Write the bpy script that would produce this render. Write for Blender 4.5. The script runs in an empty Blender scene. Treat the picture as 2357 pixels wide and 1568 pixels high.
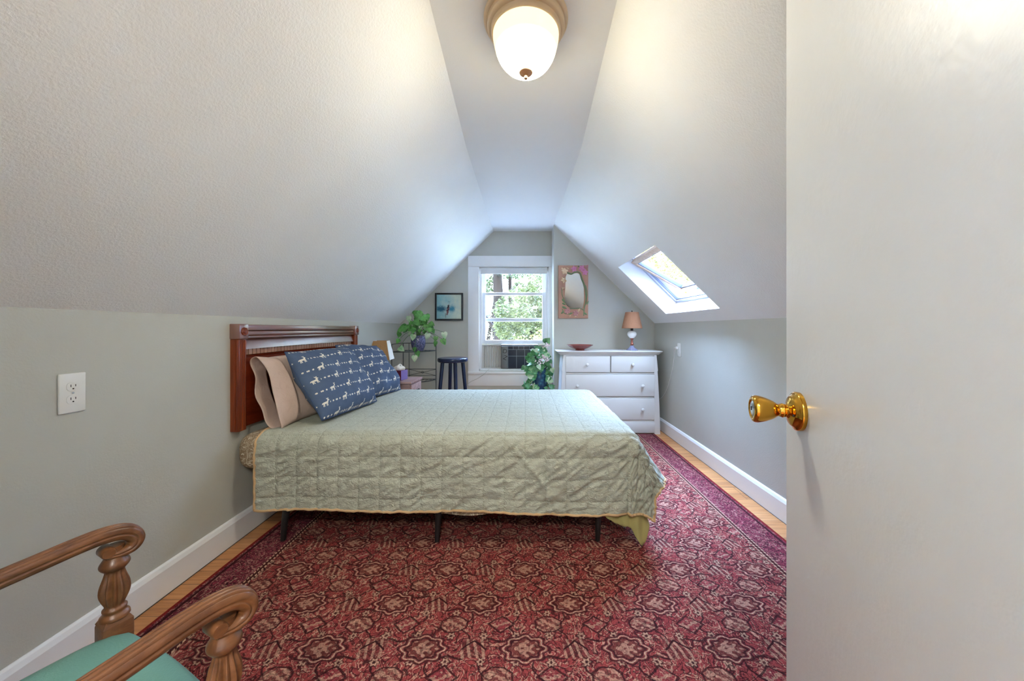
import bpy, bmesh, math, random
from mathutils import Vector, Matrix, noise
random.seed(7)
R = math.radians
PI = math.pi
scene = bpy.context.scene
COL = scene.collection
# the photograph was taken from the doorway, eye 1.10 m above the floor, looking along +Y
FPX, CU, CV, EYE = 800.0, 1208.0, 757.0, 1.10


def at(u, v, Y):
    return Vector(((u - CU) * Y / FPX, Y, EYE - (v - CV) * Y / FPX))


def S(r, g, b):
    def f(c):
        c /= 255.0
        return c / 12.92 if c <= 0.04045 else ((c + 0.055) / 1.055) ** 2.4
    return (f(r), f(g), f(b), 1.0)


# ------------------------------------------------------------------ objects
def WM(o):
    m = Matrix.Identity(4)
    while o is not None:
        m = o.matrix_basis @ m
        o = o.parent
    return m


def tag(o, label=None, cat=None, group=None, kind=None):
    if label: o['label'] = label
    if cat: o['category'] = cat
    if group: o['group'] = group
    if kind: o['kind'] = kind
    return o


def thing(name, label, cat, loc=(0, 0, 0), rotz=0.0, group=None):
    o = bpy.data.objects.new(name, None)
    COL.objects.link(o)
    o.empty_display_size = 0.1
    o.location = loc
    o.rotation_euler = (0, 0, rotz)
    return tag(o, label, cat, group)


def obj(name, bm, mat, parent=None, smooth=True, ang=38):
    me = bpy.data.meshes.new(name)
    if isinstance(bm, bpy.types.Mesh):
        me = bm
    else:
        bmesh.ops.recalc_face_normals(bm, faces=bm.faces)
        bm.to_mesh(me)
        bm.free()
    if mat: me.materials.append(mat)
    if smooth:
        me.polygons.foreach_set('use_smooth', [True] * len(me.polygons))
        me.set_sharp_from_angle(angle=R(ang))
    o = bpy.data.objects.new(name, me)
    COL.objects.link(o)
    if parent:
        me.transform(WM(parent).inverted())
        o.parent = parent
    return o


def struct(name, bm, mat, parent=None, smooth=False):
    o = obj(name, bm, mat, parent, smooth)
    if parent is None: o['kind'] = 'structure'
    return o


def copy_tree(o, parent=None):
    c = o.copy()
    COL.objects.link(c)
    c.parent = parent
    for ch in list(o.children):
        copy_tree(ch, c)
    return c


# ------------------------------------------------------------------ shapes
def NB():
    return bmesh.new()


def box(bm, x0, y0, z0, x1, y1, z1, bev=0.0, seg=2, M=None):
    vs = [bm.verts.new((x, y, z)) for x in (x0, x1) for y in (y0, y1) for z in (z0, z1)]
    f = [(0, 1, 3, 2), (4, 6, 7, 5), (0, 4, 5, 1), (2, 3, 7, 6), (0, 2, 6, 4), (1, 5, 7, 3)]
    fs = [bm.faces.new([vs[i] for i in q]) for q in f]
    new = vs
    if bev > 0:
        es = list({e for q in fs for e in q.edges})
        r = bmesh.ops.bevel(bm, geom=es, offset=bev, segments=seg, profile=0.5, affect='EDGES')
        new = list({v for q in r['faces'] for v in q.verts} | {v for q in fs if q.is_valid for v in q.verts})
    if M is not None:
        for v in new: v.co = M @ v.co
    return new


def frame_to(p, q):
    d = (q - p).normalized()
    up = Vector((0, 0, 1)) if abs(d.z) < 0.95 else Vector((1, 0, 0))
    a = d.cross(up).normalized()
    b = a.cross(d).normalized()
    return a, b, d


def tube(bm, pts, r, n=10, caps=True):
    pts = [Vector(p) for p in pts]
    rs = r if isinstance(r, (list, tuple)) else [r] * len(pts)
    rings = []
    a = None
    for i, p in enumerate(pts):
        d = (pts[min(i + 1, len(pts) - 1)] - pts[max(i - 1, 0)]).normalized()
        if a is None:
            up = Vector((0, 0, 1)) if abs(d.z) < 0.9 else Vector((1, 0, 0))
            a = d.cross(up).normalized()
        a = (a - d * a.dot(d)).normalized()
        b = d.cross(a)
        rings.append([bm.verts.new(p + (a * math.cos(t) + b * math.sin(t)) * rs[i])
                      for t in [2 * PI * k / n for k in range(n)]])
    for i in range(len(rings) - 1):
        for k in range(n):
            bm.faces.new((rings[i][k], rings[i][(k + 1) % n], rings[i + 1][(k + 1) % n], rings[i + 1][k]))
    if caps:
        bm.faces.new(rings[0][::-1])
        bm.faces.new(rings[-1])
    return rings


def lathe(bm, prof, M=None, n=32, caps=True, wob=None):
    """prof: (radius, height) from one end to the other, about local Z"""
    M = M or Matrix.Identity(4)
    rings = []
    for (r, z) in prof:
        if r < 1e-6:
            rings.append([bm.verts.new(M @ Vector((0, 0, z)))])
        else:
            rings.append([bm.verts.new(M @ Vector((
                (r * (1 + (wob(t, z) if wob else 0))) * math.cos(t), (r * (1 + (wob(t, z) if wob else 0))) * math.sin(t), z)))
                for t in [2 * PI * k / n for k in range(n)]])
    for i in range(len(rings) - 1):
        A, B = rings[i], rings[i + 1]
        for k in range(n):
            k2 = (k + 1) % n
            if len(A) == 1 and len(B) == 1: continue
            if len(A) == 1: bm.faces.new((A[0], B[k2], B[k]))
            elif len(B) == 1: bm.faces.new((A[k], A[k2], B[0]))
            else: bm.faces.new((A[k], A[k2], B[k2], B[k]))
    if caps:
        if len(rings[0]) > 1: bm.faces.new(rings[0][::-1])
        if len(rings[-1]) > 1: bm.faces.new(rings[-1])


def smoothp(prof, k=4):
    """Catmull-Rom through profile points"""
    out = []
    n = len(prof)
    for i in range(n - 1):
        p0, p1, p2, p3 = prof[max(i - 1, 0)], prof[i], prof[i + 1], prof[min(i + 2, n - 1)]
        for j in range(k):
            t = j / k
            out.append(tuple(0.5 * ((2 * p1[c]) + (-p0[c] + p2[c]) * t + (2 * p0[c] - 5 * p1[c] + 4 * p2[c] - p3[c]) * t * t
                       + (-p0[c] + 3 * p1[c] - 3 * p2[c] + p3[c]) * t ** 3) for c in range(len(p1))))
    out.append(tuple(prof[-1]))
    return out


def quad(bm, *p):
    return bm.faces.new([bm.verts.new(q) for q in p])


def prism(bm, poly, d):
    """extrude polygon (list of Vectors) by vector d"""
    a = [bm.verts.new(p) for p in poly]
    b = [bm.verts.new(Vector(p) + d) for p in poly]
    n = len(a)
    bm.faces.new(a[::-1]); bm.faces.new(b)
    for i in range(n):
        bm.faces.new((a[i], a[(i + 1) % n], b[(i + 1) % n], b[i]))


def gridmesh(name, P, nu, nv, uv=None, close_u=False):
    """P(i,j)->Vector, uv(i,j)->(u,v)"""
    verts = [tuple(P(i, j)) for j in range(nv) for i in range(nu)]
    faces = []
    mu = nu if close_u else nu - 1
    for j in range(nv - 1):
        for i in range(mu):
            faces.append((j * nu + i, j * nu + (i + 1) % nu, (j + 1) * nu + (i + 1) % nu, (j + 1) * nu + i))
    me = bpy.data.meshes.new(name)
    me.from_pydata(verts, [], faces)
    if uv:
        l = me.uv_layers.new(name='UVMap')
        flat = []
        for f in faces:
            for q in f:
                flat.extend(uv(q % nu, q // nu))
        l.data.foreach_set('uv', flat)
    me.update()
    return me


def uv_planar(bm, fn):
    l = bm.loops.layers.uv.verify()
    for f in bm.faces:
        for lp in f.loops:
            lp[l].uv = fn(lp.vert.co)


# ------------------------------------------------------------------ node maths
class X:
    def __init__(s, nt, v): s.nt, s.v = nt, v

    def op(s, o, *a, clamp=False):
        n = s.nt.nodes.new('ShaderNodeMath')
        n.operation = o
        n.use_clamp = clamp
        for i, q in enumerate((s,) + a):
            q = q.v if isinstance(q, X) else q
            if isinstance(q, (int, float)): n.inputs[i].default_value = q
            else: s.nt.links.new(q, n.inputs[i])
        return X(s.nt, n.outputs[0])

    def __add__(s, o): return s.op('ADD', o)
    __radd__ = __add__
    def __sub__(s, o): return s.op('SUBTRACT', o)
    def __rsub__(s, o): return X(s.nt, float(o)).op('SUBTRACT', s)
    def __mul__(s, o): return s.op('MULTIPLY', o)
    __rmul__ = __mul__
    def __truediv__(s, o): return s.op('DIVIDE', o)
    def abs(s): return s.op('ABSOLUTE')
    def floor(s): return s.op('FLOOR')
    def sqrt(s): return s.op('SQRT')
    def sin(s): return s.op('SINE')
    def cos(s): return s.op('COSINE')
    def lt(s, o): return s.op('LESS_THAN', o)
    def gt(s, o): return s.op('GREATER_THAN', o)
    def mx(s, o): return s.op('MAXIMUM', o)
    def mn(s, o): return s.op('MINIMUM', o)
    def wrap(s, a): return s - (s * (1 / a) + 0.5).floor() * a          # to -a/2..a/2

    def below(s, e, w):                                                   # soft s<e
        n = s.nt.nodes.new('ShaderNodeMapRange')
        n.interpolation_type = 'SMOOTHSTEP'
        s.nt.links.new(s.v, n.inputs[0])
        n.inputs[1].default_value = e - w
        n.inputs[2].default_value = e + w
        n.inputs[3].default_value = 1.0
        n.inputs[4].default_value = 0.0
        return X(s.nt, n.outputs[0])


def hyp(a, b): return (a * a + b * b).sqrt()


class Mat:
    def __init__(s, name, rough=0.5, base=(0.8, 0.8, 0.8, 1), metal=0.0, spec=0.5):
        s.m = bpy.data.materials.new(name)
        s.m.use_nodes = True
        s.nt = s.m.node_tree
        s.b = s.nt.nodes['Principled BSDF']
        s.b.inputs['Roughness'].default_value = rough
        s.b.inputs['Base Color'].default_value = base
        s.b.inputs['Metallic'].default_value = metal
        s.b.inputs['Specular IOR Level'].default_value = spec
        s._bump = None

    def new(s, t, **kw):
        n = s.nt.nodes.new(t)
        for k, v in kw.items(): setattr(n, k, v)
        return n

    def coord(s, which='Object', scale=(1, 1, 1), rot=(0, 0, 0)):
        t = s.new('ShaderNodeTexCoord')
        mp = s.new('ShaderNodeMapping')
        mp.inputs['Scale'].default_value = scale
        mp.inputs['Rotation'].default_value = rot
        s.nt.links.new(t.outputs[which], mp.inputs['Vector'])
        return mp.outputs[0]

    def noise(s, vec, scale, detail=4, rough=0.55, dist=0.0, out='Fac'):
        n = s.new('ShaderNodeTexNoise')
        n.inputs['Scale'].default_value = scale
        n.inputs['Detail'].default_value = detail
        n.inputs['Roughness'].default_value = rough
        n.inputs['Distortion'].default_value = dist
        s.nt.links.new(vec, n.inputs['Vector'])
        return n.outputs[out]

    def voro(s, vec, scale, feature='F1', out='Distance', rnd=1.0):
        n = s.new('ShaderNodeTexVoronoi', feature=feature)
        n.inputs['Scale'].default_value = scale
        n.inputs['Randomness'].default_value = rnd
        s.nt.links.new(vec, n.inputs['Vector'])
        return n.outputs[out]

    def x(s, sock): return X(s.nt, sock)

    def xyz(s, vec):
        n = s.new('ShaderNodeSeparateXYZ')
        s.nt.links.new(vec, n.inputs[0])
        return [X(s.nt, o) for o in n.outputs]

    def vec(s, a, b, c=0.0):
        n = s.new('ShaderNodeCombineXYZ')
        for i, q in enumerate((a, b, c)):
            if isinstance(q, X): s.nt.links.new(q.v, n.inputs[i])
            else: n.inputs[i].default_value = q
        return n.outputs[0]

    def ramp(s, fac, stops, interp='LINEAR'):
        n = s.new('ShaderNodeValToRGB')
        cr = n.color_ramp
        cr.interpolation = interp
        while len(cr.elements) > 1: cr.elements.remove(cr.elements[-1])
        cr.elements[0].position, cr.elements[0].color = stops[0]
        for p, c in stops[1:]:
            e = cr.elements.new(p)
            e.color = c
        s.nt.links.new(fac.v if isinstance(fac, X) else fac, n.inputs[0])
        return n.outputs[0]

    def mix(s, fac, a, b, blend='MIX'):
        n = s.new('ShaderNodeMix', data_type='RGBA', blend_type=blend)
        for i, q in ((0, fac), (6, a), (7, b)):
            q = q.v if isinstance(q, X) else q
            if isinstance(q, (int, float, tuple)): n.inputs[i].default_value = q
            else: s.nt.links.new(q, n.inputs[i])
        return n.outputs[2]

    def color(s, sock): s.nt.links.new(sock, s.b.inputs['Base Color']); return s
    def roughness(s, sock): s.nt.links.new(sock.v if isinstance(sock, X) else sock, s.b.inputs['Roughness']); return s

    def bump(s, h, strength=0.3, dist=0.01):
        n = s.new('ShaderNodeBump')
        n.inputs['Strength'].default_value = strength
        n.inputs['Distance'].default_value = dist
        s.nt.links.new(h.v if isinstance(h, X) else h, n.inputs['Height'])
        if s._bump: s.nt.links.new(s._bump, n.inputs['Normal'])
        s._bump = n.outputs[0]
        s.nt.links.new(s._bump, s.b.inputs['Normal'])
        return s


def paint(name, col, rough=0.5, bumpy=0.15, scale=220, dist=0.002, mottling=0.04):
    m = Mat(name, rough)
    v = m.coord()
    n1 = m.noise(v, 3.0, 3)
    c2 = tuple(c * (1 - mottling) for c in col[:3]) + (1,)
    c1 = tuple(min(1, c * (1 + mottling)) for c in col[:3]) + (1,)
    m.color(m.ramp(n1, [(0.3, c2), (0.7, c1)]))
    m.bump(m.noise(v, scale, 3), bumpy, dist)
    return m.m


def wood(name, dark, light, rough=0.35, along='Y', scale=1.0, spec=0.5):
    m = Mat(name, rough, spec=spec)
    sc = {'X': (1.2, 14, 14), 'Y': (14, 1.2, 14), 'Z': (14, 14, 1.2)}[along]
    v = m.coord('Object', tuple(q * scale for q in sc))
    n = m.noise(v, 2.2, 6, 0.6, 0.6)
    f = m.noise(m.coord('Object', tuple(q * scale * 6 for q in sc)), 2.0, 2)
    c = m.ramp(n, [(0.3, dark), (0.7, light)])
    m.color(m.mix(m.x(f) * 0.25, c, tuple(q * 0.55 for q in dark[:3]) + (1,)))
    m.bump(f, 0.08, 0.002)
    return m.m


M = {}
M['slope'] = paint('plaster_white_paint', S(240, 240, 238), 0.45, 0.55, 130, 0.003, 0.015)
M['ceil'] = paint('ceiling_paint', S(236, 236, 236), 0.6, 0.2, 160, 0.002, 0.01)
M['wall'] = paint('greige_wall_paint', S(190, 189, 179), 0.45, 0.3, 150, 0.002, 0.025)
M['trim'] = paint('trim_gloss_paint', S(236, 236, 236), 0.3, 0.1, 60, 0.002, 0.015)
M['door'] = paint('door_gloss_paint', S(228, 228, 227), 0.38, 0.22, 55, 0.003, 0.01)
M['white'] = paint('white_furniture_paint', S(210, 210, 210), 0.35, 0.08, 80, 0.001, 0.015)
M['plastic'] = paint('white_plastic', S(230, 229, 224), 0.3, 0.0, 80, 0.001, 0.0)
M['slot'] = Mat('dark_slot', 0.6, S(45, 42, 40)).m
M['brass'] = Mat('polished_brass', 0.1, S(214, 160, 62), 1.0).m
M['steel'] = Mat('brushed_steel', 0.25, S(205, 205, 205), 1.0).m
M['iron'] = Mat('black_iron', 0.45, S(22, 20, 20)).m
M['wire'] = Mat('grey_green_wire', 0.45, S(70, 76, 74), 0.4).m
M['soil'] = Mat('potting_soil', 0.95, S(48, 36, 28)).m
M['cherry'] = wood('cherry_wood', S(94, 34, 10), S(150, 66, 24), 0.3, 'Z', 1.0)
M['cherry_y'] = wood('cherry_wood_rail', S(88, 38, 14), S(140, 70, 28), 0.25, 'Y', 1.0)
M['cherry_gloss'] = wood('cherry_wood_polished', S(108, 52, 28), S(126, 62, 36), 0.22, 'Z', 2.2, 0.6)
for k_ in ('cherry_gloss', 'cherry_y'):
    M[k_].node_tree.nodes['Principled BSDF'].inputs['Coat Weight'].default_value = 1.0
    M[k_].node_tree.nodes['Principled BSDF'].inputs['Coat Roughness'].default_value = 0.28
    M[k_].node_tree.nodes['Principled BSDF'].inputs['Coat IOR'].default_value = 2.2
M['chairwood'] = wood('walnut_chair_wood', S(82, 47, 26), S(128, 82, 48), 0.34, 'Y', 1.6)
M['stand_wood'] = wood('reddish_worn_wood', S(122, 88, 80), S(172, 136, 126), 0.45, 'X', 1.0)
M['palewood'] = wood('pale_pine', S(206, 172, 140), S(234, 206, 178), 0.4, 'Z', 1.0)


# floor boards run across the room (X)
def floor_mat():
    m = Mat('oak_floor_boards', 0.32)
    x, y, z = m.xyz(m.coord())
    w = 0.083
    row = (y / w).floor()
    seam = ((y / w) - row - 0.5).abs().gt(0.485)
    off = (row * 12.9898).sin() * 43758.5
    off = off - off.floor()
    xs = x + off * 1.7
    seg = (xs / 0.9).floor()
    endseam = ((xs / 0.9) - seg - 0.5).abs().gt(0.498)
    rnd = (row * 7.13 + seg * 3.71).sin() * 9631.7
    rnd = rnd - rnd.floor()
    g = m.noise(m.vec(xs * 1.5, y * 26 + rnd * 30, 0), 2.2, 6, 0.62, 0.7)
    c = m.ramp(m.x(g) * 0.8 + rnd * 0.2, [(0.25, S(142, 88, 46)), (0.5, S(190, 128, 74)), (0.8, S(214, 158, 104))])
    s = seam.mx(endseam)
    m.color(m.mix(s * 0.7, c, S(50, 28, 14)))
    m.bump(1.0 - s, 0.2, 0.002)
    return m.m


M['floor'] = floor_mat()


# Persian-style rug: staggered scalloped medallions, diamonds, octagons, rosettes and vines
def rug_mat():
    m = Mat('red_persian_rug_pile', 0.95, spec=0.1)
    uv = m.new('ShaderNodeTexCoord').outputs['UV']
    x0, y0, _ = m.xyz(uv)
    nz = m.new('ShaderNodeTexNoise')
    nz.inputs['Scale'].default_value = 24
    m.nt.links.new(uv, nz.inputs['Vector'])
    nx, ny, _ = m.xyz(nz.outputs['Color'])
    x = x0 + (nx - 0.5) * 0.012
    y = y0 + (ny - 0.5) * 0.012
    a, b = 0.347, 0.195
    yr = (y - 1.574) / b
    ri = (yr + 0.5).floor()
    cy = (yr - ri) * b
    par = (ri * 0.5 - (ri * 0.5).floor()) * 2.0
    xs = x + par * (0.5 * a)
    cx = xs.wrap(a)
    ex, ey = cx / 0.07, cy / 0.046
    rho = hyp(ex, ey)
    th = ey.op('ARCTAN2', ex)
    sc = rho / ((th * 8.0).cos() * 0.10 + 1.0)
    inmed = sc.below(1.22, 0.04)
    ring_l = (sc - 0.97).abs().below(0.045, 0.02)
    ring_d = (sc - 1.12).abs().below(0.05, 0.03).mx((sc - 0.80).abs().below(0.06, 0.03))
    core = sc.below(0.72, 0.03)
    motif = ((cx * 170.0).sin() * (cy * 230.0).cos() + (cx.abs() * 90.0 + cy.abs() * 120.0).sin() * 0.7)
    # house motif between the medallions of a row
    hx = (xs + 0.5 * a).wrap(a)
    hbox = (hx.abs() / 0.042).mx(cy.abs() / 0.036)
    inh = hbox.below(1.0, 0.05)
    hl = ((hx * 260.0 + cy * 70.0).sin()).gt(0.25)
    hroof = (hx.abs() * 0.8 + cy - 0.030).abs().below(0.004, 0.002)
    # half rows: diamonds and octagons
    y2 = yr - 0.5
    r2 = (y2 + 0.5).floor()
    c2 = (y2 - r2) * b
    q = (r2 + 1.0) * 0.5
    par2 = (q - q.floor()) * 2.0
    xd = (x + par2 * (0.5 * a) - 0.25 * a).wrap(a)
    dm = xd.abs() / 0.052 + c2.abs() / 0.040
    d_ring = (dm - 0.92).abs().below(0.10, 0.03)
    d_in = dm.below(0.78, 0.04)
    xo = (x + par2 * (0.5 * a) + 0.25 * a).wrap(a)
    oc = (xo.abs() / 0.050).mx(c2.abs() / 0.034).mx((xo.abs() / 0.050 + c2.abs() / 0.034) * 0.70)
    o_ring = (oc - 0.95).abs().below(0.07, 0.03)
    o_in = oc.below(0.85, 0.04)
    # rosettes
    px, py = (x + 0.03).wrap(a / 3.0), (y - 1.574 + 0.048).wrap(b / 2.0)
    pr = hyp(px, py)
    pt = py.op('ARCTAN2', px)
    pe = pr / ((pt * 6.0).cos() * 0.22 + 1.0)
    ros_l = (pe - 0.0085).abs().below(0.0035, 0.001)
    ros_d = pe.below(0.016, 0.002)
    # vines
    w1 = (y - 1.574 + (x * (2 * PI / a)).sin() * 0.040 + (x * (6 * PI / a)).sin() * 0.012).wrap(b).abs().below(0.0034, 0.0012)
    w2 = (x + (y * (PI / b)).sin() * 0.045 + (y * (5 * PI / b)).sin() * 0.012).wrap(a / 2).abs().below(0.0034, 0.0012)
    vine = w1.mx(w2)
    # small filling figures
    n1 = m.x(m.noise(uv, 46, 3, 0.6, 0.4))
    fl = n1 * 7.0
    lines = ((fl - fl.floor()) - 0.5).abs().below(0.10, 0.05)
    fv = m.x(m.voro(uv, 62, 'F1'))
    fleck = fv.below(0.17, 0.05)
    n2 = m.x(m.noise(uv, 110, 2))
    red, red2 = S(166, 74, 66), S(138, 54, 60)
    dark, tan = S(50, 22, 24), S(190, 148, 124)
    cA = m.x(m.noise(uv, 15, 2, 0.5, 0.8)) - 0.5
    cB = m.x(m.noise(m.vec(x0 + 7.3, y0 - 2.1), 19, 2, 0.5, 0.6)) - 0.5
    dk = cA.abs().below(0.009, 0.006).mx((cB + 0.02).abs().below(0.009, 0.006)).mx((cA - 0.12).abs().below(0.009, 0.006)).mx((cB + 0.13).abs().below(0.009, 0.006)).mx((cA + 0.11).abs().below(0.009, 0.006)).mx((cB - 0.15).abs().below(0.009, 0.006))
    lt_ = (cA - 0.032).abs().below(0.010, 0.006).mx((cB - 0.022).abs().below(0.010, 0.006)).mx((cB - 0.11).abs().below(0.012, 0.008)).mx((cA + 0.15).abs().below(0.012, 0.008))
    ltm = lt_ * m.x(m.noise(uv, 60, 2)).gt(0.42)
    c = m.mix(m.x(m.noise(uv, 9, 2)), red2, red)
    c = m.mix(m.x(m.voro(uv, 26, 'F1', 'Color')) * 0.45, c, S(128, 56, 54))
    c = m.mix(ltm * 0.8, c, tan)
    c = m.mix(dk * 0.8, c, dark)
    c = m.mix(lines * 0.3, c, dark)
    c = m.mix(fleck * 0.75, c, tan)
    c = m.mix(vine * 0.9, c, dark)
    c = m.mix(ros_d * 0.8, c, dark)
    c = m.mix(ros_l * 0.85, c, tan)
    hc = m.mix(hl, S(104, 48, 46), tan)
    c = m.mix(inh * 0.6, c, hc)
    c = m.mix(hroof * inh, c, dark)
    c = m.mix(d_in * 0.6, c, m.mix(motif.gt(0.1), red2, tan))
    c = m.mix(d_ring * 0.85, c, dark)
    c = m.mix(o_in * 0.6, c, m.mix(motif.gt(0.0), S(112, 66, 58), tan))
    c = m.mix(o_ring * 0.85, c, dark)
    c = m.mix(inmed * 0.55, c, m.mix(motif.gt(0.15), S(104, 44, 44), red2))
    c = m.mix(core * 0.6, c, m.mix(motif.gt(-0.1), S(110, 56, 48), tan))
    c = m.mix(ring_d * 0.85, c, dark)
    c = m.mix(ring_l * 0.85, c, S(200, 158, 132))
    c = m.mix(dk * 0.35, c, dark)
    c = m.mix(lines * 0.12, c, dark)
    # border
    bx = (x0 + 0.02).abs()
    by = (y0 - 1.815).abs() - 0.435 - 0.19
    edge = bx.mx(by)
    inb = edge.gt(1.185)
    bq = m.x(m.noise(uv, 22, 3, 0.6, 0.8)) * 9.0
    bl = ((bq - bq.floor()) - 0.5).abs()
    bc = m.mix(bl.below(0.15, 0.06), S(138, 56, 70), S(62, 26, 36))
    bc = m.mix(ltm * 0.6, bc, S(196, 150, 132))
    bc = m.mix(dk * 0.85, bc, S(74, 30, 38))
    bc = m.mix(fleck * 0.6, bc, S(190, 140, 116))
    c = m.mix(inb, c, bc)
    g1 = (edge - 1.170).abs().below(0.0035, 0.0012)
    g2 = (edge - 1.188).abs().below(0.0035, 0.0012)
    gm = (edge - 1.179).abs().below(0.012, 0.001)
    c = m.mix(gm, c, S(70, 30, 30))
    dash = ((x0 + y0) * 330.0).sin().gt(-0.4)
    c = m.mix(g1.mx(g2) * dash, c, S(204, 164, 136))
    c = m.mix((edge - 1.335).abs().below(0.006, 0.002), c, S(60, 22, 28))
    c = m.mix(edge.gt(1.352), c, S(130, 36, 34))
    c = m.mix(n2.gt(0.56) * 0.35, c, dark)
    m.color(c)
    h = n2 * 0.7 + lines * -0.4 + ring_l * 0.4 + fleck * 0.4
    m.bump(h, 0.8, 0.006)
    return m.m


M['rug'] = rug_mat()


def quilt_mat(name, col, col2):
    m = Mat(name, 0.85, spec=0.15)
    uv = m.new('ShaderNodeTexCoord').outputs['UV']
    x, y, _ = m.xyz(uv)
    g = 0.105
    nz = (m.x(m.noise(uv, 30, 2)) - 0.5) * 0.012
    lx = ((x + nz).wrap(g)).abs()
    ly = ((y + nz).wrap(g)).abs()
    st = lx.mn(ly)
    seam = st.below(0.004, 0.003)
    pk = m.x(m.noise(m.coord('UV', (1, 1.6, 1), (0, 0, 0.7)), 42, 5, 0.62, 1.1))
    c = m.mix(m.x(m.noise(uv, 5, 3)), col, col2)
    dash = ((x + y) * 520.0).sin().gt(0.0)
    c = m.mix(seam * dash * 0.16, c, S(96, 92, 70))
    m.color(c)
    m.bump(pk - seam * 0.12, 0.9, 0.014)
    return m.m


M['quilt'] = quilt_mat('sage_green_quilt_cotton', S(180, 182, 166), S(188, 190, 174))
M['binding'] = paint('tan_orange_binding', S(196, 162, 120), 0.85, 0.8, 300, 0.003, 0.12)
M['olive'] = paint('olive_yellow_cotton', S(176, 166, 104), 0.85, 0.3, 60, 0.004, 0.06)


def paisley_mat():
    m = Mat('paisley_sheet_cotton', 0.85, spec=0.15)
    v = m.coord()
    n = m.x(m.noise(v, 22, 3, 0.55, 1.6)) * 6.0
    f = ((n - n.floor()) - 0.5).abs()
    c = m.mix(f.below(0.12, 0.05), S(142, 122, 98), S(206, 194, 172))
    c = m.mix(m.x(m.voro(v, 40)).below(0.2, 0.06) * 0.6, c, S(112, 96, 78))
    m.color(c)
    m.bump(f, 0.15, 0.002)
    return m.m


M['paisley'] = paisley_mat()


def fabric(name, col, weave=420, rough=0.85, mott=0.05):
    m = Mat(name, rough, spec=0.15)
    v = m.coord()
    c2 = tuple(q * (1 - mott) for q in col[:3]) + (1,)
    m.color(m.ramp(m.noise(v, 14, 3), [(0.3, c2), (0.7, col)]))
    m.bump(m.noise(v, 22, 4, 0.6, 0.8), 0.45, 0.012)
    m.bump(m.noise(v, weave, 2), 0.12, 0.001)
    return m.m


M['seam'] = Mat('navy_seam_cotton', 0.85, S(52, 72, 106)).m
M['beige'] = fabric('mauve_beige_pillowcase_cotton', S(196, 172, 158))


def deer_mat():
    m = Mat('navy_cotton_with_deer_print', 0.85, spec=0.15)
    uv = m.new('ShaderNodeTexCoord').outputs['UV']
    x, y, _ = m.xyz(uv)
    rh, p = 0.070, 0.128
    row = (y / rh + 0.5).floor()
    cy = y - row * rh
    par = (row * 0.5 - (row * 0.5).floor()) * 2.0
    cx = (x + par * (p * 0.5)).wrap(p)

    def cap(ax, ay, bx, by, r):
        dx, dy = bx - ax, by - ay
        L = dx * dx + dy * dy
        t = ((cx - ax) * dx + (cy - ay) * dy).op('DIVIDE', L).mx(0.0).mn(1.0)
        return hyp(cx - ax - t * dx, cy - ay - t * dy) - r
    d = cap(-0.010, 0.0, 0.008, 0.001, 0.0052)
    for q in ((0.008, 0.002, 0.014, 0.011, 0.0030), (0.014, 0.012, 0.018, 0.0115, 0.0026),
              (-0.011, -0.003, -0.013, -0.016, 0.0014), (-0.008, -0.003, -0.007, -0.016, 0.0014),
              (0.006, -0.003, 0.0045, -0.016, 0.0014), (0.009, -0.003, 0.0105, -0.016, 0.0014),
              (0.0135, 0.013, 0.009, 0.023, 0.0012), (0.0145, 0.013, 0.018, 0.023, 0.0012),
              (0.011, 0.018, 0.0145, 0.0215, 0.0010), (-0.015, 0.002, -0.0175, -0.002, 0.0016)):
        d = d.mn(cap(*q))
    deer = d.below(0.0003, 0.0005)
    ddx = (cx - 0.064).wrap(0.0205)
    dots = (hyp(ddx, cy + 0.002) - 0.0047).below(0.0, 0.0006)
    away = cx.abs().gt(0.024)
    ink = deer.mx(dots * away)
    base = m.mix(m.x(m.noise(uv, 9, 3)), S(72, 87, 112), S(86, 102, 128))
    ik = m.x(m.noise(uv, 160, 2))
    m.color(m.mix(ink * (ik * 0.5 + 0.62), base, S(232, 224, 208)))
    m.bump(m.noise(uv, 12, 4, 0.6, 0.8), 0.4, 0.012)
    m.bump(m.noise(uv, 600, 1), 0.1, 0.001)
    return m.m


M['deer'] = deer_mat()
M['navy'] = paint('navy_stool_paint', S(24, 34, 60), 0.22, 0.1, 40, 0.002, 0.08)
M['tan_shade'] = fabric('tan_lamp_shade_linen', S(176, 130, 102), 500)
M['brown_panel'] = fabric('brown_shade_card', S(178, 138, 96), 500)
M['cream_panel'] = fabric('cream_shade_card', S(240, 236, 224), 500)
M['milk'] = Mat('milk_glass', 0.15, S(238, 238, 236)).m
M['bronze'] = Mat('reddish_bronze', 0.3, S(150, 92, 76), 0.7).m
M['crystal'] = Mat('grey_blue_cut_glass', 0.12, S(150, 156, 190), 0.3).m
M['redglaze'] = paint('red_glazed_ceramic', S(136, 66, 62), 0.25, 0.1, 40, 0.001, 0.2)
M['maroon'] = Mat('maroon_card', 0.6, S(92, 20, 48)).m
M['purple'] = Mat('purple_card', 0.6, S(110, 88, 140)).m
M['tissue'] = Mat('white_tissue', 0.9, S(238, 236, 230)).m
M['teal'] = paint('teal_green_leather', S(98, 142, 130), 0.5, 0.35, 260, 0.002, 0.05)
M['canopy'] = paint('antique_tan_canopy', S(210, 186, 152), 0.4, 0.1, 60, 0.001, 0.06)
M['finial'] = Mat('bronze_finial', 0.5, S(176, 138, 100), 0.0).m
M['alu'] = Mat('slate_blue_window_metal', 0.35, S(120, 130, 156), 0.3).m
M['acgrey'] = Mat('air_conditioner_casing', 0.45, S(112, 114, 112)).m
M['acpanel'] = paint('accordion_vinyl', S(200, 198, 192), 0.5, 0.0, 50, 0.001, 0.0)
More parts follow.
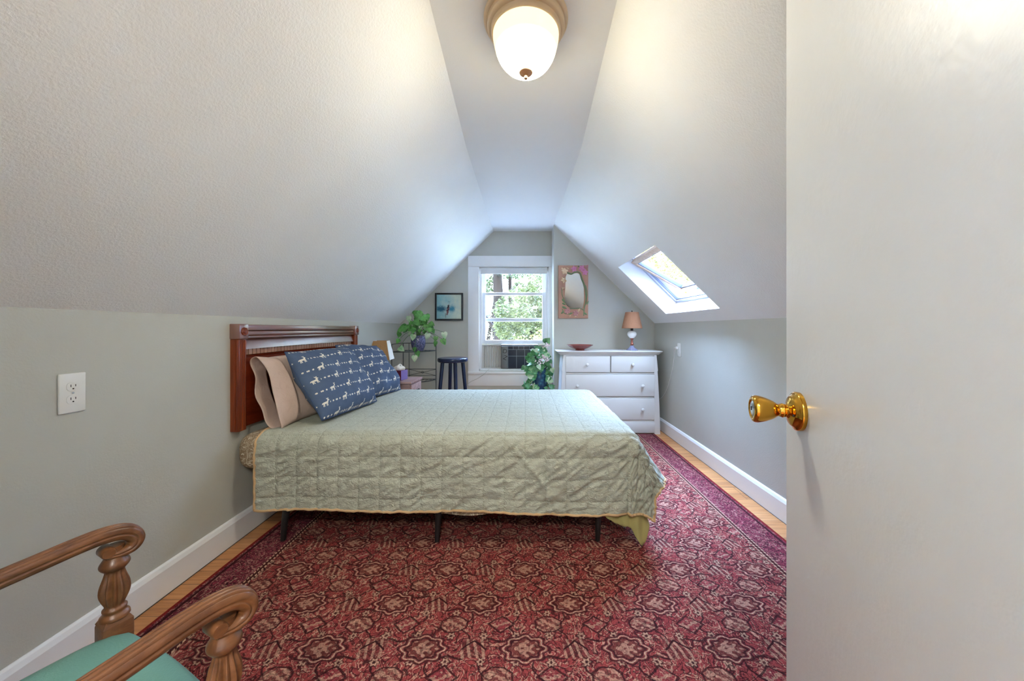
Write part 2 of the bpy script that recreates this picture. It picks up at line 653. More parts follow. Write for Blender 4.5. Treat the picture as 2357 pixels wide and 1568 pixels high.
M['acdark'] = Mat('dark_louvre_plastic', 0.4, S(30, 36, 52)).m
M['aclight'] = Mat('light_louvre_rib', 0.4, S(140, 150, 158)).m
M['shade'] = fabric('white_roller_fabric', S(226, 226, 226), 600)


def leaf_mat(name, c1, c2, rough=0.4, sc=30, transl=0.0):
    m = Mat(name, rough)
    v = m.coord()
    n = m.noise(v, sc, 3)
    col = m.ramp(n, [(0.3, c1), (0.65, c2)])
    m.color(col)
    if transl > 0:
        t = m.new('ShaderNodeBsdfTranslucent')
        m.nt.links.new(col, t.inputs[0])
        mx = m.new('ShaderNodeMixShader')
        mx.inputs[0].default_value = transl
        m.nt.links.new(m.b.outputs[0], mx.inputs[1])
        m.nt.links.new(t.outputs[0], mx.inputs[2])
        m.nt.links.new(mx.outputs[0], m.nt.nodes['Material Output'].inputs[0])
    return m.m


M['pothos'] = leaf_mat('pothos_leaf', S(34, 104, 34), S(104, 172, 84), 0.35, 22)
M['pothos_pale'] = leaf_mat('variegated_leaf', S(120, 176, 120), S(206, 216, 186), 0.4, 18)
M['ivy'] = leaf_mat('ivy_leaf', S(24, 90, 44), S(96, 158, 104), 0.35, 26)
M['petal'] = Mat('pale_pink_petal', 0.7, S(222, 204, 208)).m
M['stem'] = Mat('green_stem', 0.6, S(70, 110, 56)).m


def glaze(name, c1, c2, c3, sc):
    m = Mat(name, 0.25)
    v = m.coord()
    c = m.ramp(m.voro(v, sc), [(0.1, c3), (0.35, c1), (0.7, c2)])
    m.color(c)
    m.bump(m.voro(v, sc), 0.2, 0.003)
    return m.m


M['potblue'] = glaze('blue_purple_glaze', S(84, 90, 124), S(62, 66, 92), S(150, 132, 164), 70)
M['potteal'] = glaze('teal_blue_glaze', S(30, 70, 96), S(22, 50, 78), S(54, 104, 120), 25)


def glass_mat():
    m = bpy.data.materials.new('window_glass')
    m.use_nodes = True
    nt = m.node_tree
    nt.nodes.remove(nt.nodes['Principled BSDF'])
    tr = nt.nodes.new('ShaderNodeBsdfTransparent')
    tr.inputs[0].default_value = (0.97, 0.98, 0.98, 1)
    gl = nt.nodes.new('ShaderNodeBsdfGlossy')
    gl.inputs['Roughness'].default_value = 0.02
    lw = nt.nodes.new('ShaderNodeLayerWeight')
    p5 = X(nt, lw.outputs['Facing']).op('POWER', 5.0) * 0.25 + 0.03
    mx = nt.nodes.new('ShaderNodeMixShader')
    nt.links.new(p5.v, mx.inputs[0])
    nt.links.new(tr.outputs[0], mx.inputs[1])
    nt.links.new(gl.outputs[0], mx.inputs[2])
    nt.links.new(mx.outputs[0], nt.nodes['Material Output'].inputs[0])
    return m


M['glass'] = glass_mat()
M['mirror'] = Mat('mirror_silver', 0.02, (0.9, 0.92, 0.92, 1), 1.0).m


def painting_mat():
    m = Mat('abstract_blue_painting', 0.55)
    uv = m.new('ShaderNodeTexCoord').outputs['UV']
    x, y, _ = m.xyz(uv)
    n = m.x(m.noise(uv, 5, 5, 0.6, 0.5))
    n2 = m.x(m.noise(uv, 16, 4, 0.65, 0.5))
    c = m.mix(x * 1.3 - 0.15 + (n - 0.5) * 1.4, S(138, 186, 192), S(206, 214, 194))
    d1 = hyp((x - 0.22) * 1.0, (y - 0.42) * 1.7) + (n2 - 0.5) * 0.3
    d2 = hyp((x - 0.60) * 1.3, (y - 0.43) * 1.3) + (n2 - 0.5) * 0.25
    c = m.mix(d1.below(0.17, 0.10), c, S(24, 92, 120))
    c = m.mix(d2.below(0.14, 0.10), c, S(58, 140, 168))
    d3 = hyp((x - 0.46 - (y - 0.4) * 0.15) * 4.0, (y - 0.40) * 0.9) + (n2 - 0.5) * 0.35
    c = m.mix(d3.below(0.17, 0.05), c, S(120, 66, 70))
    c = m.mix((d3 + (n - 0.5)).below(0.08, 0.05), c, S(28, 34, 44))
    d4 = hyp((x - 0.38) * 7.0, (y - 0.18) * 1.3) + (n2 - 0.5) * 0.3
    c = m.mix(d4.below(0.12, 0.06) * 0.7, c, S(116, 120, 104))
    m.color(c)
    m.bump(n2, 0.3, 0.004)
    return m.m


M['painting'] = painting_mat()
M['black'] = Mat('black_frame_lacquer', 0.35, S(22, 26, 30)).m
M['terracotta'] = paint('painted_clay_frame', S(188, 142, 118), 0.6, 0.4, 30, 0.004, 0.14)
M['fpink'] = paint('pink_petal_paint', S(214, 138, 176), 0.55, 0.1, 60, 0.001, 0.1)
M['fcream'] = paint('cream_petal_paint', S(226, 196, 160), 0.55, 0.1, 60, 0.001, 0.08)
M['fgreen'] = paint('sage_stem_paint', S(112, 138, 96), 0.55, 0.1, 60, 0.001, 0.15)
M['frose'] = paint('dusty_rose_paint', S(196, 142, 138), 0.55, 0.1, 60, 0.001, 0.1)
# ================================================================== the room
YF, YM, YW = -0.12, 3.98, 4.30            # door wall, mirror wall, window wall
XR, ZK = 1.485, 1.163
XJ = 0.333                                # corner where the mirror wall steps forward


def XL(Y): return -1.495 - 0.015 * (Y - 1.3)


def lerp(a, b, t): return a + (b - a) * t


def prof(Y):
    st = [(-0.12, -0.345, 0.333, 2.287), (1.254, -0.345, 0.333, 2.287), (2.22, -0.374, 0.3616, 2.259),
          (3.98, -0.386, 0.333, 2.294), (4.30, -0.387, 0.333, 2.307)]
    for p, q in zip(st, st[1:]):
        if Y <= q[0] + 1e-6:
            t = (Y - p[0]) / (q[0] - p[0])
            return [lerp(p[i], q[i], t) for i in (1, 2, 3)]
    return list(st[-1][1:])


bm = NB()
quad(bm, (-1.7, YF, 0), (1.7, YF, 0), (1.7, 4.5, 0), (-1.7, 4.5, 0))
struct('floor', bm, M['floor'])

SKY0, SKY1, T1, T2 = 2.495, 3.446, 0.0766, 0.4885
ys = [YF, 0.5, 1.254, 1.7, 2.22, SKY0, SKY1, YM, YW]


def RS(Y, t):
    _, xr, zc = prof(Y)
    return Vector((lerp(XR, xr, t), Y, lerp(ZK, zc, t)))


def LS(Y, t):
    xl, _, zc = prof(Y)
    return Vector((lerp(XL(Y), xl, t), Y, lerp(ZK, zc, t)))


# sloped plaster left, right (with the roof-window opening) and the flat strip
bm = NB()
for y0, y1 in zip(ys, ys[1:]):
    quad(bm, LS(y0, 0), LS(y1, 0), LS(y1, 1), LS(y0, 1))
bmesh.ops.remove_doubles(bm, verts=bm.verts, dist=1e-5)
sl = struct('ceiling_slope_left', bm, M['slope'], smooth=True)
bm = NB()
for y0, y1 in zip(ys[:-1], ys[1:-1]):
    for t0, t1 in ((0, T1), (T1, T2), (T2, 1)):
        if abs(y0 - SKY0) < 1e-6 and t0 == T1: continue
        quad(bm, RS(y0, t0), RS(y1, t0), RS(y1, t1), RS(y0, t1))
bmesh.ops.remove_doubles(bm, verts=bm.verts, dist=1e-5)
struct('ceiling_slope_right', bm, M['slope'], smooth=True)
bm = NB()
for y0, y1 in zip(ys, ys[1:]):
    quad(bm, LS(y0, 1), LS(y1, 1), RS(y1, 1), RS(y0, 1))
bmesh.ops.remove_doubles(bm, verts=bm.verts, dist=1e-5)
struct('ceiling', bm, M['ceil'], smooth=True)

bm = NB()
for y0, y1 in zip(ys, ys[1:]):
    quad(bm, (XL(y0), y0, 0), (XL(y1), y1, 0), LS(y1, 0), LS(y0, 0))
struct('wall_left', bm, M['wall'])
bm = NB()
quad(bm, (XR, YF, 0), (XR, YM, 0), (XR, YM, ZK), (XR, YF, ZK))
struct('wall_right', bm, M['wall'])

# window wall with its opening, mirror wall and the step between them
OX0, OX1, OZ0, OZ1 = -0.57, 0.296, 0.58, 1.863
xl, xr, zc = prof(YW)


def topz(x): return lerp(ZK, zc, (x - XL(YW)) / (xl - XL(YW)))


bm = NB()
quad(bm, (XL(YW), YW, 0), (OX0, YW, 0), (OX0, YW, topz(OX0)), (XL(YW), YW, ZK))
quad(bm, (OX0, YW, 0), (OX1, YW, 0), (OX1, YW, OZ0), (OX0, YW, OZ0))
quad(bm, (OX0, YW, OZ1), (OX1, YW, OZ1), (OX1, YW, zc), (xl, YW, zc), (OX0, YW, topz(OX0)))
quad(bm, (OX1, YW, 0), (XJ, YW, 0), (XJ, YW, zc), (OX1, YW, zc))
struct('wall_back', bm, M['wall'])
bm = NB()
_, xrm, zcm = prof(YM)
quad(bm, (XJ, YM, 0), (XR, YM, 0), (XR, YM, ZK), (XJ, YM, zcm))
quad(bm, (XJ, YM, 0), (XJ, YW, 0), (XJ, YW, zc), (XJ, YM, zcm))
struct('wall_back_step', bm, M['wall'])

# door wall behind the camera, with the doorway, and the hallway beyond it
DX0, DX1, DZ = -0.52, 0.28, 2.05
xl, xr, zc = prof(YF)
bm = NB()
quad(bm, (XL(YF), YF, 0), (DX0, YF, 0), (DX0, YF, DZ), (XL(YF), YF, ZK))
quad(bm, (DX1, YF, 0), (XR, YF, 0), (XR, YF, ZK), (DX1, YF, DZ))
quad(bm, (DX0, YF, DZ), (DX1, YF, DZ), (DX1, YF, zc), (xl, YF, zc), (XL(YF) + (DZ - ZK) / (zc - ZK) * (xl - XL(YF)), YF, DZ))
quad(bm, (XL(YF), YF, ZK), (DX0, YF, DZ), (XL(YF) + (DZ - ZK) / (zc - ZK) * (xl - XL(YF)), YF, DZ))
quad(bm, (XR, YF, ZK), (XR + (2.10 - ZK) / (zc - ZK) * (xr - XR), YF, 2.10), (DX1, YF, DZ))
quad(bm, (XR + (2.10 - ZK) / (zc - ZK) * (xr - XR), YF, 2.10), (xr, YF, zc), (DX1, YF, zc), (DX1, YF, DZ))
struct('wall_front', bm, M['wall'])
bm = NB()
HX0, HX1, HY, HZ = -1.2, 1.2, -1.75, 2.35
quad(bm, (HX0, HY, 0), (HX1, HY, 0), (HX1, HY, HZ), (HX0, HY, HZ))
quad(bm, (HX0, HY, 0), (HX0, YF, 0), (HX0, YF, HZ), (HX0, HY, HZ))
quad(bm, (HX1, HY, 0), (HX1, YF, 0), (HX1, YF, HZ), (HX1, HY, HZ))
struct('wall_hall', bm, M['wall'])
bm = NB()
quad(bm, (HX0, HY, HZ), (HX1, HY, HZ), (HX1, YF, HZ), (HX0, YF, HZ))
struct('ceiling_hall', bm, M['ceil'])
bm = NB()
quad(bm, (HX0, HY, 0), (HX1, HY, 0), (HX1, YF, 0), (HX0, YF, 0))
struct('floor_hall', bm, M['floor'])
bm = NB()
box(bm, DX0 - 0.09, YF, 0, DX0, YF + 0.018, DZ + 0.09, 0.004)
box(bm, DX0, YF, DZ, DX1, YF + 0.018, DZ + 0.09, 0.004)
struct('trim_doorway', bm, M['trim'])

# baseboards: flat board with a lighter sloped cap
def baseboard(name, p, q, h, nrm):
    p, q = Vector(p), Vector(q)
    n = Vector(nrm)
    bm = NB()
    sec = [(0, 0), (0.016, 0), (0.016, h - 0.022), (0.010, h - 0.006), (0.004, h), (0, h)]
    for (a, b) in zip(sec, sec[1:]):
        quad(bm, p + n * a[0] + Vector((0, 0, a[1])), q + n * a[0] + Vector((0, 0, a[1])),
             q + n * b[0] + Vector((0, 0, b[1])), p + n * b[0] + Vector((0, 0, b[1])))
    for e in (p, q):
        bm.faces.new([bm.verts.new(e + n * a + Vector((0, 0, z))) for a, z in sec])
    bmesh.ops.remove_doubles(bm, verts=bm.verts, dist=1e-5)
    return struct(name, bm, M['trim'])


baseboard('baseboard_left', (XL(YF), YF, 0), (XL(YW), YW, 0), 0.128, (1, 0, 0))
baseboard('baseboard_right', (XR, YF, 0), (XR, YM, 0), 0.130, (-1, 0, 0))
baseboard('baseboard_back', (XL(YW), YW, 0), (XJ, YW, 0), 0.128, (0, -1, 0))
baseboard('baseboard_step', (XJ, YM, 0), (XR, YM, 0), 0.128, (0, -1, 0))
# floor gap line at the foot of the baseboards
bm = NB()
quad(bm, (XL(YF) + 0.016, YF, 0.0008), (XL(YF) + 0.022, YF, 0.0008), (XL(YW) + 0.022, YW, 0.0008), (XL(YW) + 0.016, YW, 0.0008))
quad(bm, (XR - 0.016, YF, 0.0008), (XR - 0.021, YF, 0.0008), (XR - 0.021, YM, 0.0008), (XR - 0.016, YM, 0.0008))
struct('trim_floor_gap', bm, M['slot'])

# ------------------------------------------------------------------ window_1: double-hung sash window
win = thing('window_1', None, None, ((OX0 + OX1) / 2, YW, 1.2))
win['kind'] = 'structure'
bm = NB()
ct = 0.022
box(bm, -0.699, YW - ct, 0.525, OX0 + 0.005, YW, OZ1, 0.003)                       # left casing
box(bm, OX1 - 0.002, YW - ct, 0.55, XJ, YW, OZ1, 0.003)                            # narrow right casing
box(bm, -0.699, YW - ct - 0.004, OZ1, XJ, YW, 1.998, 0.003)                        # head casing
obj('casing', bm, M['trim'], win)
bm = NB()
box(bm, -0.70, YW - 0.045, 0.545, XJ, YW + 0.02, 0.575, 0.006)
box(bm, OX0, YW + 0.0, 0.575, OX1, YW + 0.13, 0.605, 0.004)
obj('stool', bm, M['trim'], win)
bm = NB()
box(bm, -0.699, YW - 0.02, 0.396, XJ, YW, 0.545, 0.004)
obj('apron', bm, M['trim'], win)
bm = NB()
J = 0.018
box(bm, OX0 - 0.012, YW, OZ0, OX0 + J, YW + 0.14, OZ1, 0.002)
box(bm, OX1 - J, YW, OZ0, OX1 + 0.012, YW + 0.14, OZ1, 0.002)
box(bm, OX0, YW, OZ1 - J, OX1, YW + 0.14, OZ1 + 0.012, 0.002)
box(bm, OX0 + J, YW + 0.008, OZ0, OX0 + J + 0.020, YW + 0.032, OZ1 - J, 0.002)     # stops
box(bm, OX1 - J - 0.020, YW + 0.008, OZ0, OX1 - J, YW + 0.032, OZ1 - J, 0.002)
obj('jamb', bm, M['trim'], win)
SX0, SX1 = OX0 + J, OX1 - J


def sash(name, y0, y1, z0, z1, rb, rt, st):
    b_ = NB()
    box(b_, SX0, y0, z0, SX0 + st, y1, z1, 0.003)
    box(b_, SX1 - st, y0, z0, SX1, y1, z1, 0.003)
    box(b_, SX0 + st, y0, z0, SX1 - st, y1, z0 + rb, 0.003)
    box(b_, SX0 + st, y0, z1 - rt, SX1 - st, y1, z1, 0.003)
    s_ = obj(name, b_, M['trim'], win)
    b_ = NB()
    ym = (y0 + y1) / 2
    box(b_, SX0 + st - 0.004, ym - 0.002, z0 + rb - 0.004, SX1 - st + 0.004, ym + 0.002, z1 - rt + 0.004)
    obj('pane', b_, M['glass'], s_, smooth=False)


sash('lower_sash', YW + 0.036, YW + 0.070, 0.909, 1.552, 0.049, 0.034, 0.060)
sash('upper_sash', YW + 0.074, YW + 0.108, 1.190, OZ1 - J, 0.044, 0.040, 0.060)

M['framegrey'] = paint('pale_grey_window_lacquer', S(176, 178, 190), 0.4, 0.05, 60, 0.001, 0.02)
# ------------------------------------------------------------------ window_2: roof window in its splayed well
c00, c10, c01, c11 = RS(SKY0, T1), RS(SKY1, T1), RS(SKY0, T2), RS(SKY1, T2)
Oc = (c00 + c10 + c01 + c11) / 4
e1 = Vector((0, 1, 0))
e2 = ((c00 + c10) - (c01 + c11)).normalized()
e3 = e1.cross(e2).normalized()
if e3.z < 0: e3 = -e3
MS = Matrix.Translation(Oc) @ Matrix(((e1.x, e2.x, e3.x, 0), (e1.y, e2.y, e3.y, 0), (e1.z, e2.z, e3.z, 0), (0, 0, 0, 1)))
ha = (SKY1 - SKY0) / 2
hb = ((c00 - c01).length) / 2
sky = thing('window_2', None, None, Oc)
sky['kind'] = 'structure'
bm = NB()
D = 0.20
cs = [c00, c10, c11, c01]
for p, q in zip(cs, cs[1:] + cs[:1]):
    quad(bm, p, q, q + e3 * D, p + e3 * D)
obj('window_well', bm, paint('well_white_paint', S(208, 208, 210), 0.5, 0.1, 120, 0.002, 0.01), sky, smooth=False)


def ring(bm, a, b, w, z0, z1, bev=0.003, M_=None):
    box(bm, -a, -b, z0, -a + w, b, z1, bev, 2, M_)
    box(bm, a - w, -b, z0, a, b, z1, bev, 2, M_)
    box(bm, -a + w, -b, z0, a - w, -b + w, z1, bev, 2, M_)
    box(bm, -a + w, b - w, z0, a - w, b, z1, bev, 2, M_)


bm = NB()
ring(bm, ha + 0.01, hb + 0.01, 0.034, 0.150, 0.245, 0.003, MS)
fr_ = obj('outer_frame', bm, M['framegrey'], sky)
bm = NB()
ring(bm, ha - 0.010, hb - 0.010, 0.022, 0.165, 0.185, 0.002, MS)
obj('metal_lining', bm, M['alu'], sky)
MP = MS @ Matrix.Translation((0, 0.0, 0.205)) @ Matrix.Rotation(R(15), 4, 'X')
bm = NB()
ring(bm, ha - 0.036, hb - 0.034, 0.046, -0.024, 0.020, 0.003, MP)
sa = obj('pivot_sash', bm, M['palewood'], sky)
bm = NB()
ring(bm, ha - 0.078, hb - 0.076, 0.014, -0.014, 0.026, 0.002, MP)
obj('gasket', bm, M['alu'], sa)
bm = NB()
box(bm, -ha + 0.084, -hb + 0.082, 0.000, ha - 0.084, hb - 0.082, 0.006, 0, 2, MP)
obj('pane', bm, M['glass'], sa, smooth=False)
bm = NB()
box(bm, -0.11, hb - 0.058, -0.044, 0.11, hb - 0.044, -0.030, 0.003, 2, MP)
box(bm, -0.10, hb - 0.055, -0.034, -0.085, hb - 0.045, -0.020, 0.002, 2, MP)
box(bm, 0.085, hb - 0.055, -0.034, 0.10, hb - 0.045, -0.020, 0.002, 2, MP)
obj('handle_bar', bm, M['alu'], sa)

# ------------------------------------------------------------------ door_1, open beside the camera
FE = Vector((0.4998, 0.665, 0))
dd = Vector((0.312, 0.950, 0)).normalized()
nn = Vector((-dd.y, dd.x, 0))
MD = Matrix.Translation(FE) @ Matrix(((dd.x, -nn.x, 0, 0), (dd.y, -nn.y, 0, 0), (0, 0, 1, 0), (0, 0, 0, 1)))   # x along door to its edge, y into the slab
door = thing('door_1', None, None, (FE.x, FE.y, 0))
door['kind'] = 'structure'
bm = NB()
box(bm, -0.74, 0, 0.022, 0, 0.035, 2.0, 0.002, 2, MD)
obj('slab', bm, M['door'], door)
KZ = 0.955
MK = MD @ Matrix.Translation((-0.058, 0, KZ)) @ Matrix.Rotation(R(90), 4, 'X')      # local z away from the face
bm = NB()
lathe(bm, smoothp([(0.0335, 0.0), (0.0335, 0.006), (0.030, 0.009), (0.0285, 0.010), (0.024, 0.014), (0.014, 0.018), (0.0115, 0.020)], 4), MK, 48)
rose = obj('rose', bm, M['brass'], door)
bm = NB()
lathe(bm, smoothp([(0.0105, 0.018), (0.0112, 0.022), (0.0125, 0.0255), (0.0112, 0.029), (0.0112, 0.033), (0.016, 0.040), (0.0205, 0.050),
                   (0.0235, 0.060), (0.0242, 0.066), (0.0228, 0.071), (0.019, 0.073), (0.0165, 0.0725), (0.0150, 0.0710)], 4), MK, 48)
knob = obj('knob', bm, M['brass'], door)
bm = NB()
lathe(bm, [(0.0150, 0.0705), (0.0120, 0.0722), (0.004, 0.0728), (0.0, 0.0728)], MK, 32)
face = obj('knob_face', bm, M['steel'], knob)
face['label'] = 'silver key face'
bm = NB()
box(bm, -0.001, -0.003, 0.0729, 0.001, 0.003, 0.0735, 0, 2, MK)
lathe(bm, [(0.0018, 0.0728), (0.0018, 0.0736), (0, 0.0736)], MK @ Matrix.Translation((0, 0.0025, 0)), 12)
obj('keyhole', bm, M['slot'], knob)
bm = NB()
lathe(bm, [(0.0022, 0.012), (0.0022, 0.0165), (0, 0.0168)], MK @ Matrix.Translation((-0.0195, -0.004, 0.0)), 12)
obj('rose_screw', bm, M['slot'], rose)

# ------------------------------------------------------------------ ceiling light
CLX, CLY, CLZ = 0.004, 1.331, prof(1.331)[2]
cl = thing('ceiling_light', 'round flush ceiling light with tan stepped ring and glowing frosted bowl', 'light', (CLX, CLY, CLZ))
ML = Matrix.Translation((CLX, CLY, CLZ))
bm = NB()
lathe(bm, smoothp([(0.157, 0.0), (0.161, -0.008), (0.159, -0.017), (0.152, -0.021), (0.1465, -0.022), (0.147, -0.030), (0.148, -0.036), (0.144, -0.043),
                   (0.137, -0.046), (0.133, -0.047), (0.1335, -0.054), (0.133, -0.060), (0.128, -0.065), (0.120, -0.064), (0.110, -0.055)], 3), ML, 72)
obj('canopy', bm, M['canopy'], cl)
bm = NB()
lathe(bm, smoothp([(0.1245, -0.062), (0.1255, -0.070), (0.1225, -0.092), (0.1155, -0.120), (0.104, -0.147), (0.087, -0.170),
                   (0.064, -0.188), (0.036, -0.198), (0.0, -0.201)], 5), ML, 64)
m = Mat('lit_frosted_glass', 0.3, S(250, 244, 220))
zz = m.xyz(m.coord('Object'))[2]
rimf = zz.below(-0.160, 0.045)
yy = m.xyz(m.coord('Object'))[0]
es = m.mix(rimf, (1.0, 0.82, 0.42, 1), (1.0, 0.975, 0.87, 1))
m.nt.links.new(es, m.b.inputs['Emission Color'])
m.nt.links.new((rimf * 20.5 + 0.19).v, m.b.inputs['Emission Strength'])
LAMP = m
dome = obj('glass_bowl', bm, m.m, cl, ang=80)
bm = NB()
lathe(bm, smoothp([(0.0, -0.196), (0.024, -0.198), (0.0265, -0.202), (0.024, -0.207), (0.012, -0.211), (0.006, -0.214), (0.0055, -0.217),
                   (0.0075, -0.222), (0.0065, -0.228), (0.0, -0.231)], 3), ML, 32)
obj('finial', bm, M['finial'], cl)

# unseen fill lamp added in the hallway to brighten the room from behind
hl = thing('hall_fill_light', 'added white fill globe, unseen in the hallway behind the doorway', 'light', (0, -0.95, HZ))
bm = NB()
lathe(bm, [(0.10, 0.0), (0.10, -0.02), (0.06, -0.03)], Matrix.Translation((0, -0.95, HZ)), 32)
obj('canopy', bm, M['white'], hl)
bm = NB()
lathe(bm, smoothp([(0.06, -0.025), (0.11, -0.06), (0.13, -0.11), (0.11, -0.16), (0.06, -0.19), (0.0, -0.20)], 4), Matrix.Translation((0, -0.95, HZ)), 32)
m = Mat('hall_fill_globe', 0.3)
m.b.inputs['Emission Color'].default_value = (1.0, 0.99, 0.90, 1)
m.b.inputs['Emission Strength'].default_value = 27.0
HALL = m
obj('fill_globe', bm, m.m, hl, ang=80)

# ================================================================== outdoors
GZ = -3.1
bm = NB()
quad(bm, (-30, 4.6, GZ), (30, 4.6, GZ), (30, 60, GZ), (-30, 60, GZ))
quad(bm, (1.9, -30, GZ), (40, -30, GZ), (40, 4.6, GZ), (1.9, 4.6, GZ))
g = struct('ground_outside', bm, paint('lawn', S(158, 154, 142), 0.9, 0.5, 8, 0.05, 0.2))

M['bark'] = wood('dark_bark', S(26, 22, 22), S(66, 54, 48), 0.9, 'Z', 0.15)
FOL = {
    'conifer': leaf_mat('conifer_needles', S(22, 34, 18), S(92, 106, 62), 0.7, 5.0, 0.2),
    'green': leaf_mat('green_tree_leaves', S(40, 54, 28), S(134, 142, 92), 0.6, 5.0, 0.2),
    'yellow': leaf_mat('yellow_green_leaves', S(70, 72, 28), S(182, 170, 96), 0.6, 6.0, 0.2),
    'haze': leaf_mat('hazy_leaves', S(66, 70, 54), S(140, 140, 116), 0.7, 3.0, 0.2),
    'pale': leaf_mat('pale_dusty_leaves', S(84, 74, 56), S(186, 174, 148), 0.7, 5.0, 0.2),
}
rnd = random.Random(11)


def leafcloud(name, blobs, n, size, mat, parent):
    vs, fs = [], []
    for (c, r) in blobs:
        c = Vector(c)
        k = int(n * (r[0] * r[1] * r[2]) ** (2 / 3) / sum((q[1][0] * q[1][1] * q[1][2]) ** (2 / 3) for q in blobs))
        for _ in range(k):
            d = Vector((rnd.gauss(0, 1), rnd.gauss(0, 1), rnd.gauss(0, 1))).normalized()
            rr = 0.55 + 0.5 * rnd.random() ** 0.6
            if noise.noise(c + d * 2.3) < -0.18: continue
            p = c + Vector((d.x * r[0], d.y * r[1], d.z * r[2])) * rr
            a = Vector((rnd.uniform(-1, 1), rnd.uniform(-1, 1), rnd.uniform(-.6, .6))).normalized()
            b = a.cross(Vector((rnd.uniform(-1, 1), rnd.uniform(-1, 1), rnd.uniform(-1, 1)))).normalized()
            s = size * rnd.uniform(0.6, 1.4)
            i = len(vs)
            vs += [p - a * s, p + b * s * 0.55, p + a * s, p - b * s * 0.55]
            fs.append((i, i + 1, i + 2, i + 3))
    me = bpy.data.meshes.new(name)
    me.from_pydata([tuple(v) for v in vs], [], fs)
    me.materials.append(mat)
    o = bpy.data.objects.new(name, me)
    COL.objects.link(o)
    if parent:
        me.transform(WM(parent).inverted())
        o.parent = parent
    return o


def tree(name, label, loc, trunk, blobs, n, size, mat, group='trees outside the window'):
    t = thing(name, label, 'tree', loc, 0, group)
    b_ = NB()
    L = Vector(loc)
    for pts, r0, r1 in trunk:
        pts = [L + Vector(p) for p in pts]
        tube(b_, pts, [lerp(r0, r1, i / (len(pts) - 1)) for i in range(len(pts))], 10)
    obj('trunk', b_, M['bark'], t)
    leafcloud('foliage', [(L + Vector(c), r) for c, r in blobs], n, size, mat, t)
    return t


tree('conifer_tree', 'tall conifer with dark double trunk outside the left half of the gable window', (-0.95, 12.5, GZ),
     [([(0, 0, 0), (0.03, 0, 2.5), (0.05, 0, 4.2), (-0.03, 0, 6.0), (0.02, 0, 9.0)], 0.30, 0.12),
      ([(0.0, 0, 2.2), (0.35, 0.1, 3.2), (0.42, 0.1, 5.0), (0.40, 0.2, 7.0)], 0.10, 0.05),
      ([(0.0, 0, 4.0), (-0.8, 0.2, 5.1), (-1.5, 0.2, 5.6)], 0.06, 0.03),
      ([(0.0, 0, 5.2), (0.7, -0.1, 5.8), (1.4, -0.1, 6.1)], 0.05, 0.03)],
     [((-0.9, 0.3, 5.9), (0.9, 0.7, 0.45)), ((0.5, 0.0, 6.4), (0.8, 0.7, 0.4)), ((-0.3, 0.2, 7.4), (1.3, 0.9, 0.6)),
      ((0.0, 0.2, 8.8), (1.2, 0.9, 0.8)), ((-1.5, 0.3, 5.2), (0.6, 0.6, 0.4))], 10000, 0.05, FOL['conifer'])
tree('leafy_tree', 'rounded green tree outside the right half of the gable window', (0.2, 11.0, GZ + 0.55),
     [([(0, 0, -0.55), (0.05, 0, 2.0), (0, 0, 3.6)], 0.14, 0.06)],
     [((0.0, 0, 4.2), (1.15, 0.9, 0.75)), ((-0.5, 0.2, 3.7), (0.7, 0.7, 0.5)), ((0.7, 0.1, 3.8), (0.9, 0.8, 0.6)), ((0.2, 0.2, 4.9), (0.8, 0.7, 0.5))],
     22000, 0.042, FOL['green'])
tree('pale_tree', 'pale dusty tree behind the rounded green one beyond the window', (1.6, 20.0, GZ),
     [([(0, 0, 0), (0.1, 0, 3.0), (0, 0, 6.5)], 0.2, 0.07)],
     [((0, 0, 6.6), (1.8, 1.2, 1.1)), ((-1.2, 0, 7.2), (1.3, 1.0, 0.9)), ((1.0, 0, 8.0), (1.6, 1.0, 0.9)), ((-0.5, 0, 5.3), (1.6, 1.0, 0.8))],
     16000, 0.075, FOL['pale'])
tree('brown_leaved_tree', 'tree with brownish thin branches at the far left beyond the window', (-1.9, 15.2, GZ),
     [([(0, 0, 0), (0.1, 0, 2.5), (0.6, 0, 5.5)], 0.16, 0.05), ([(0, 0, 2.0), (0.8, 0, 3.6), (1.2, 0, 5.0)], 0.07, 0.03),
      ([(0, 0, 2.4), (0.6, -0.2, 3.3), (0.5, -0.2, 4.6)], 0.06, 0.03)],
     [((0.3, 0, 5.3), (1.3, 1.0, 1.1)), ((0.9, 0, 3.6), (0.9, 0.7, 0.7)), ((-0.8, 0, 6.6), (1.5, 1.0, 1.1)), ((1.2, 0.4, 7.0), (1.2, 1.0, 0.9))],
     11000, 0.05, FOL['pale'])
bgt = thing('distant_treeline', 'hazy pale treeline far beyond the gable window', 'trees', (0, 30.0, GZ))
leafcloud('foliage', [((x, 30 + 1.5 * math.sin(x), GZ + 4.5 + 1.5 * math.sin(x * 1.7)), (2.6, 1.5, 4.6)) for x in (-9, -6.5, -4, -1.5, 1, 3.5, 6, 8.5)], 22000, 0.13, FOL['haze'], bgt)
bm = NB()
for x in (-8, -5, -2.4, 0.5, 3.0, 5.5):
    tube(bm, [(x, 30, GZ), (x + 0.2, 30, GZ + 6)], [0.2, 0.08], 8)
obj('trunk', bm, M['bark'], bgt)
hg = thing('yellow_hedge', 'yellow green shrubbery low outside the gable window', 'hedge', (0, 9.0, GZ))
leafcloud('foliage', [((x, 9.0 + 0.4 * math.sin(x * 3), GZ + 3.1 + 0.25 * math.sin(x * 2.3)), (0.75, 0.6, 0.85)) for x in (-1.8, -1.1, -0.5, 0.1, 0.7, 1.3, 1.9)]
          , 20000, 0.036, FOL['yellow'], hg)
bm = NB()
for x in (-1.6, -0.6, 0.3, 1.2):
    tube(bm, [(x, 9.0, GZ), (x + 0.1, 9.0, GZ + 2.6)], [0.06, 0.03], 8)
obj('stem', bm, M['bark'], hg)
bm = NB()
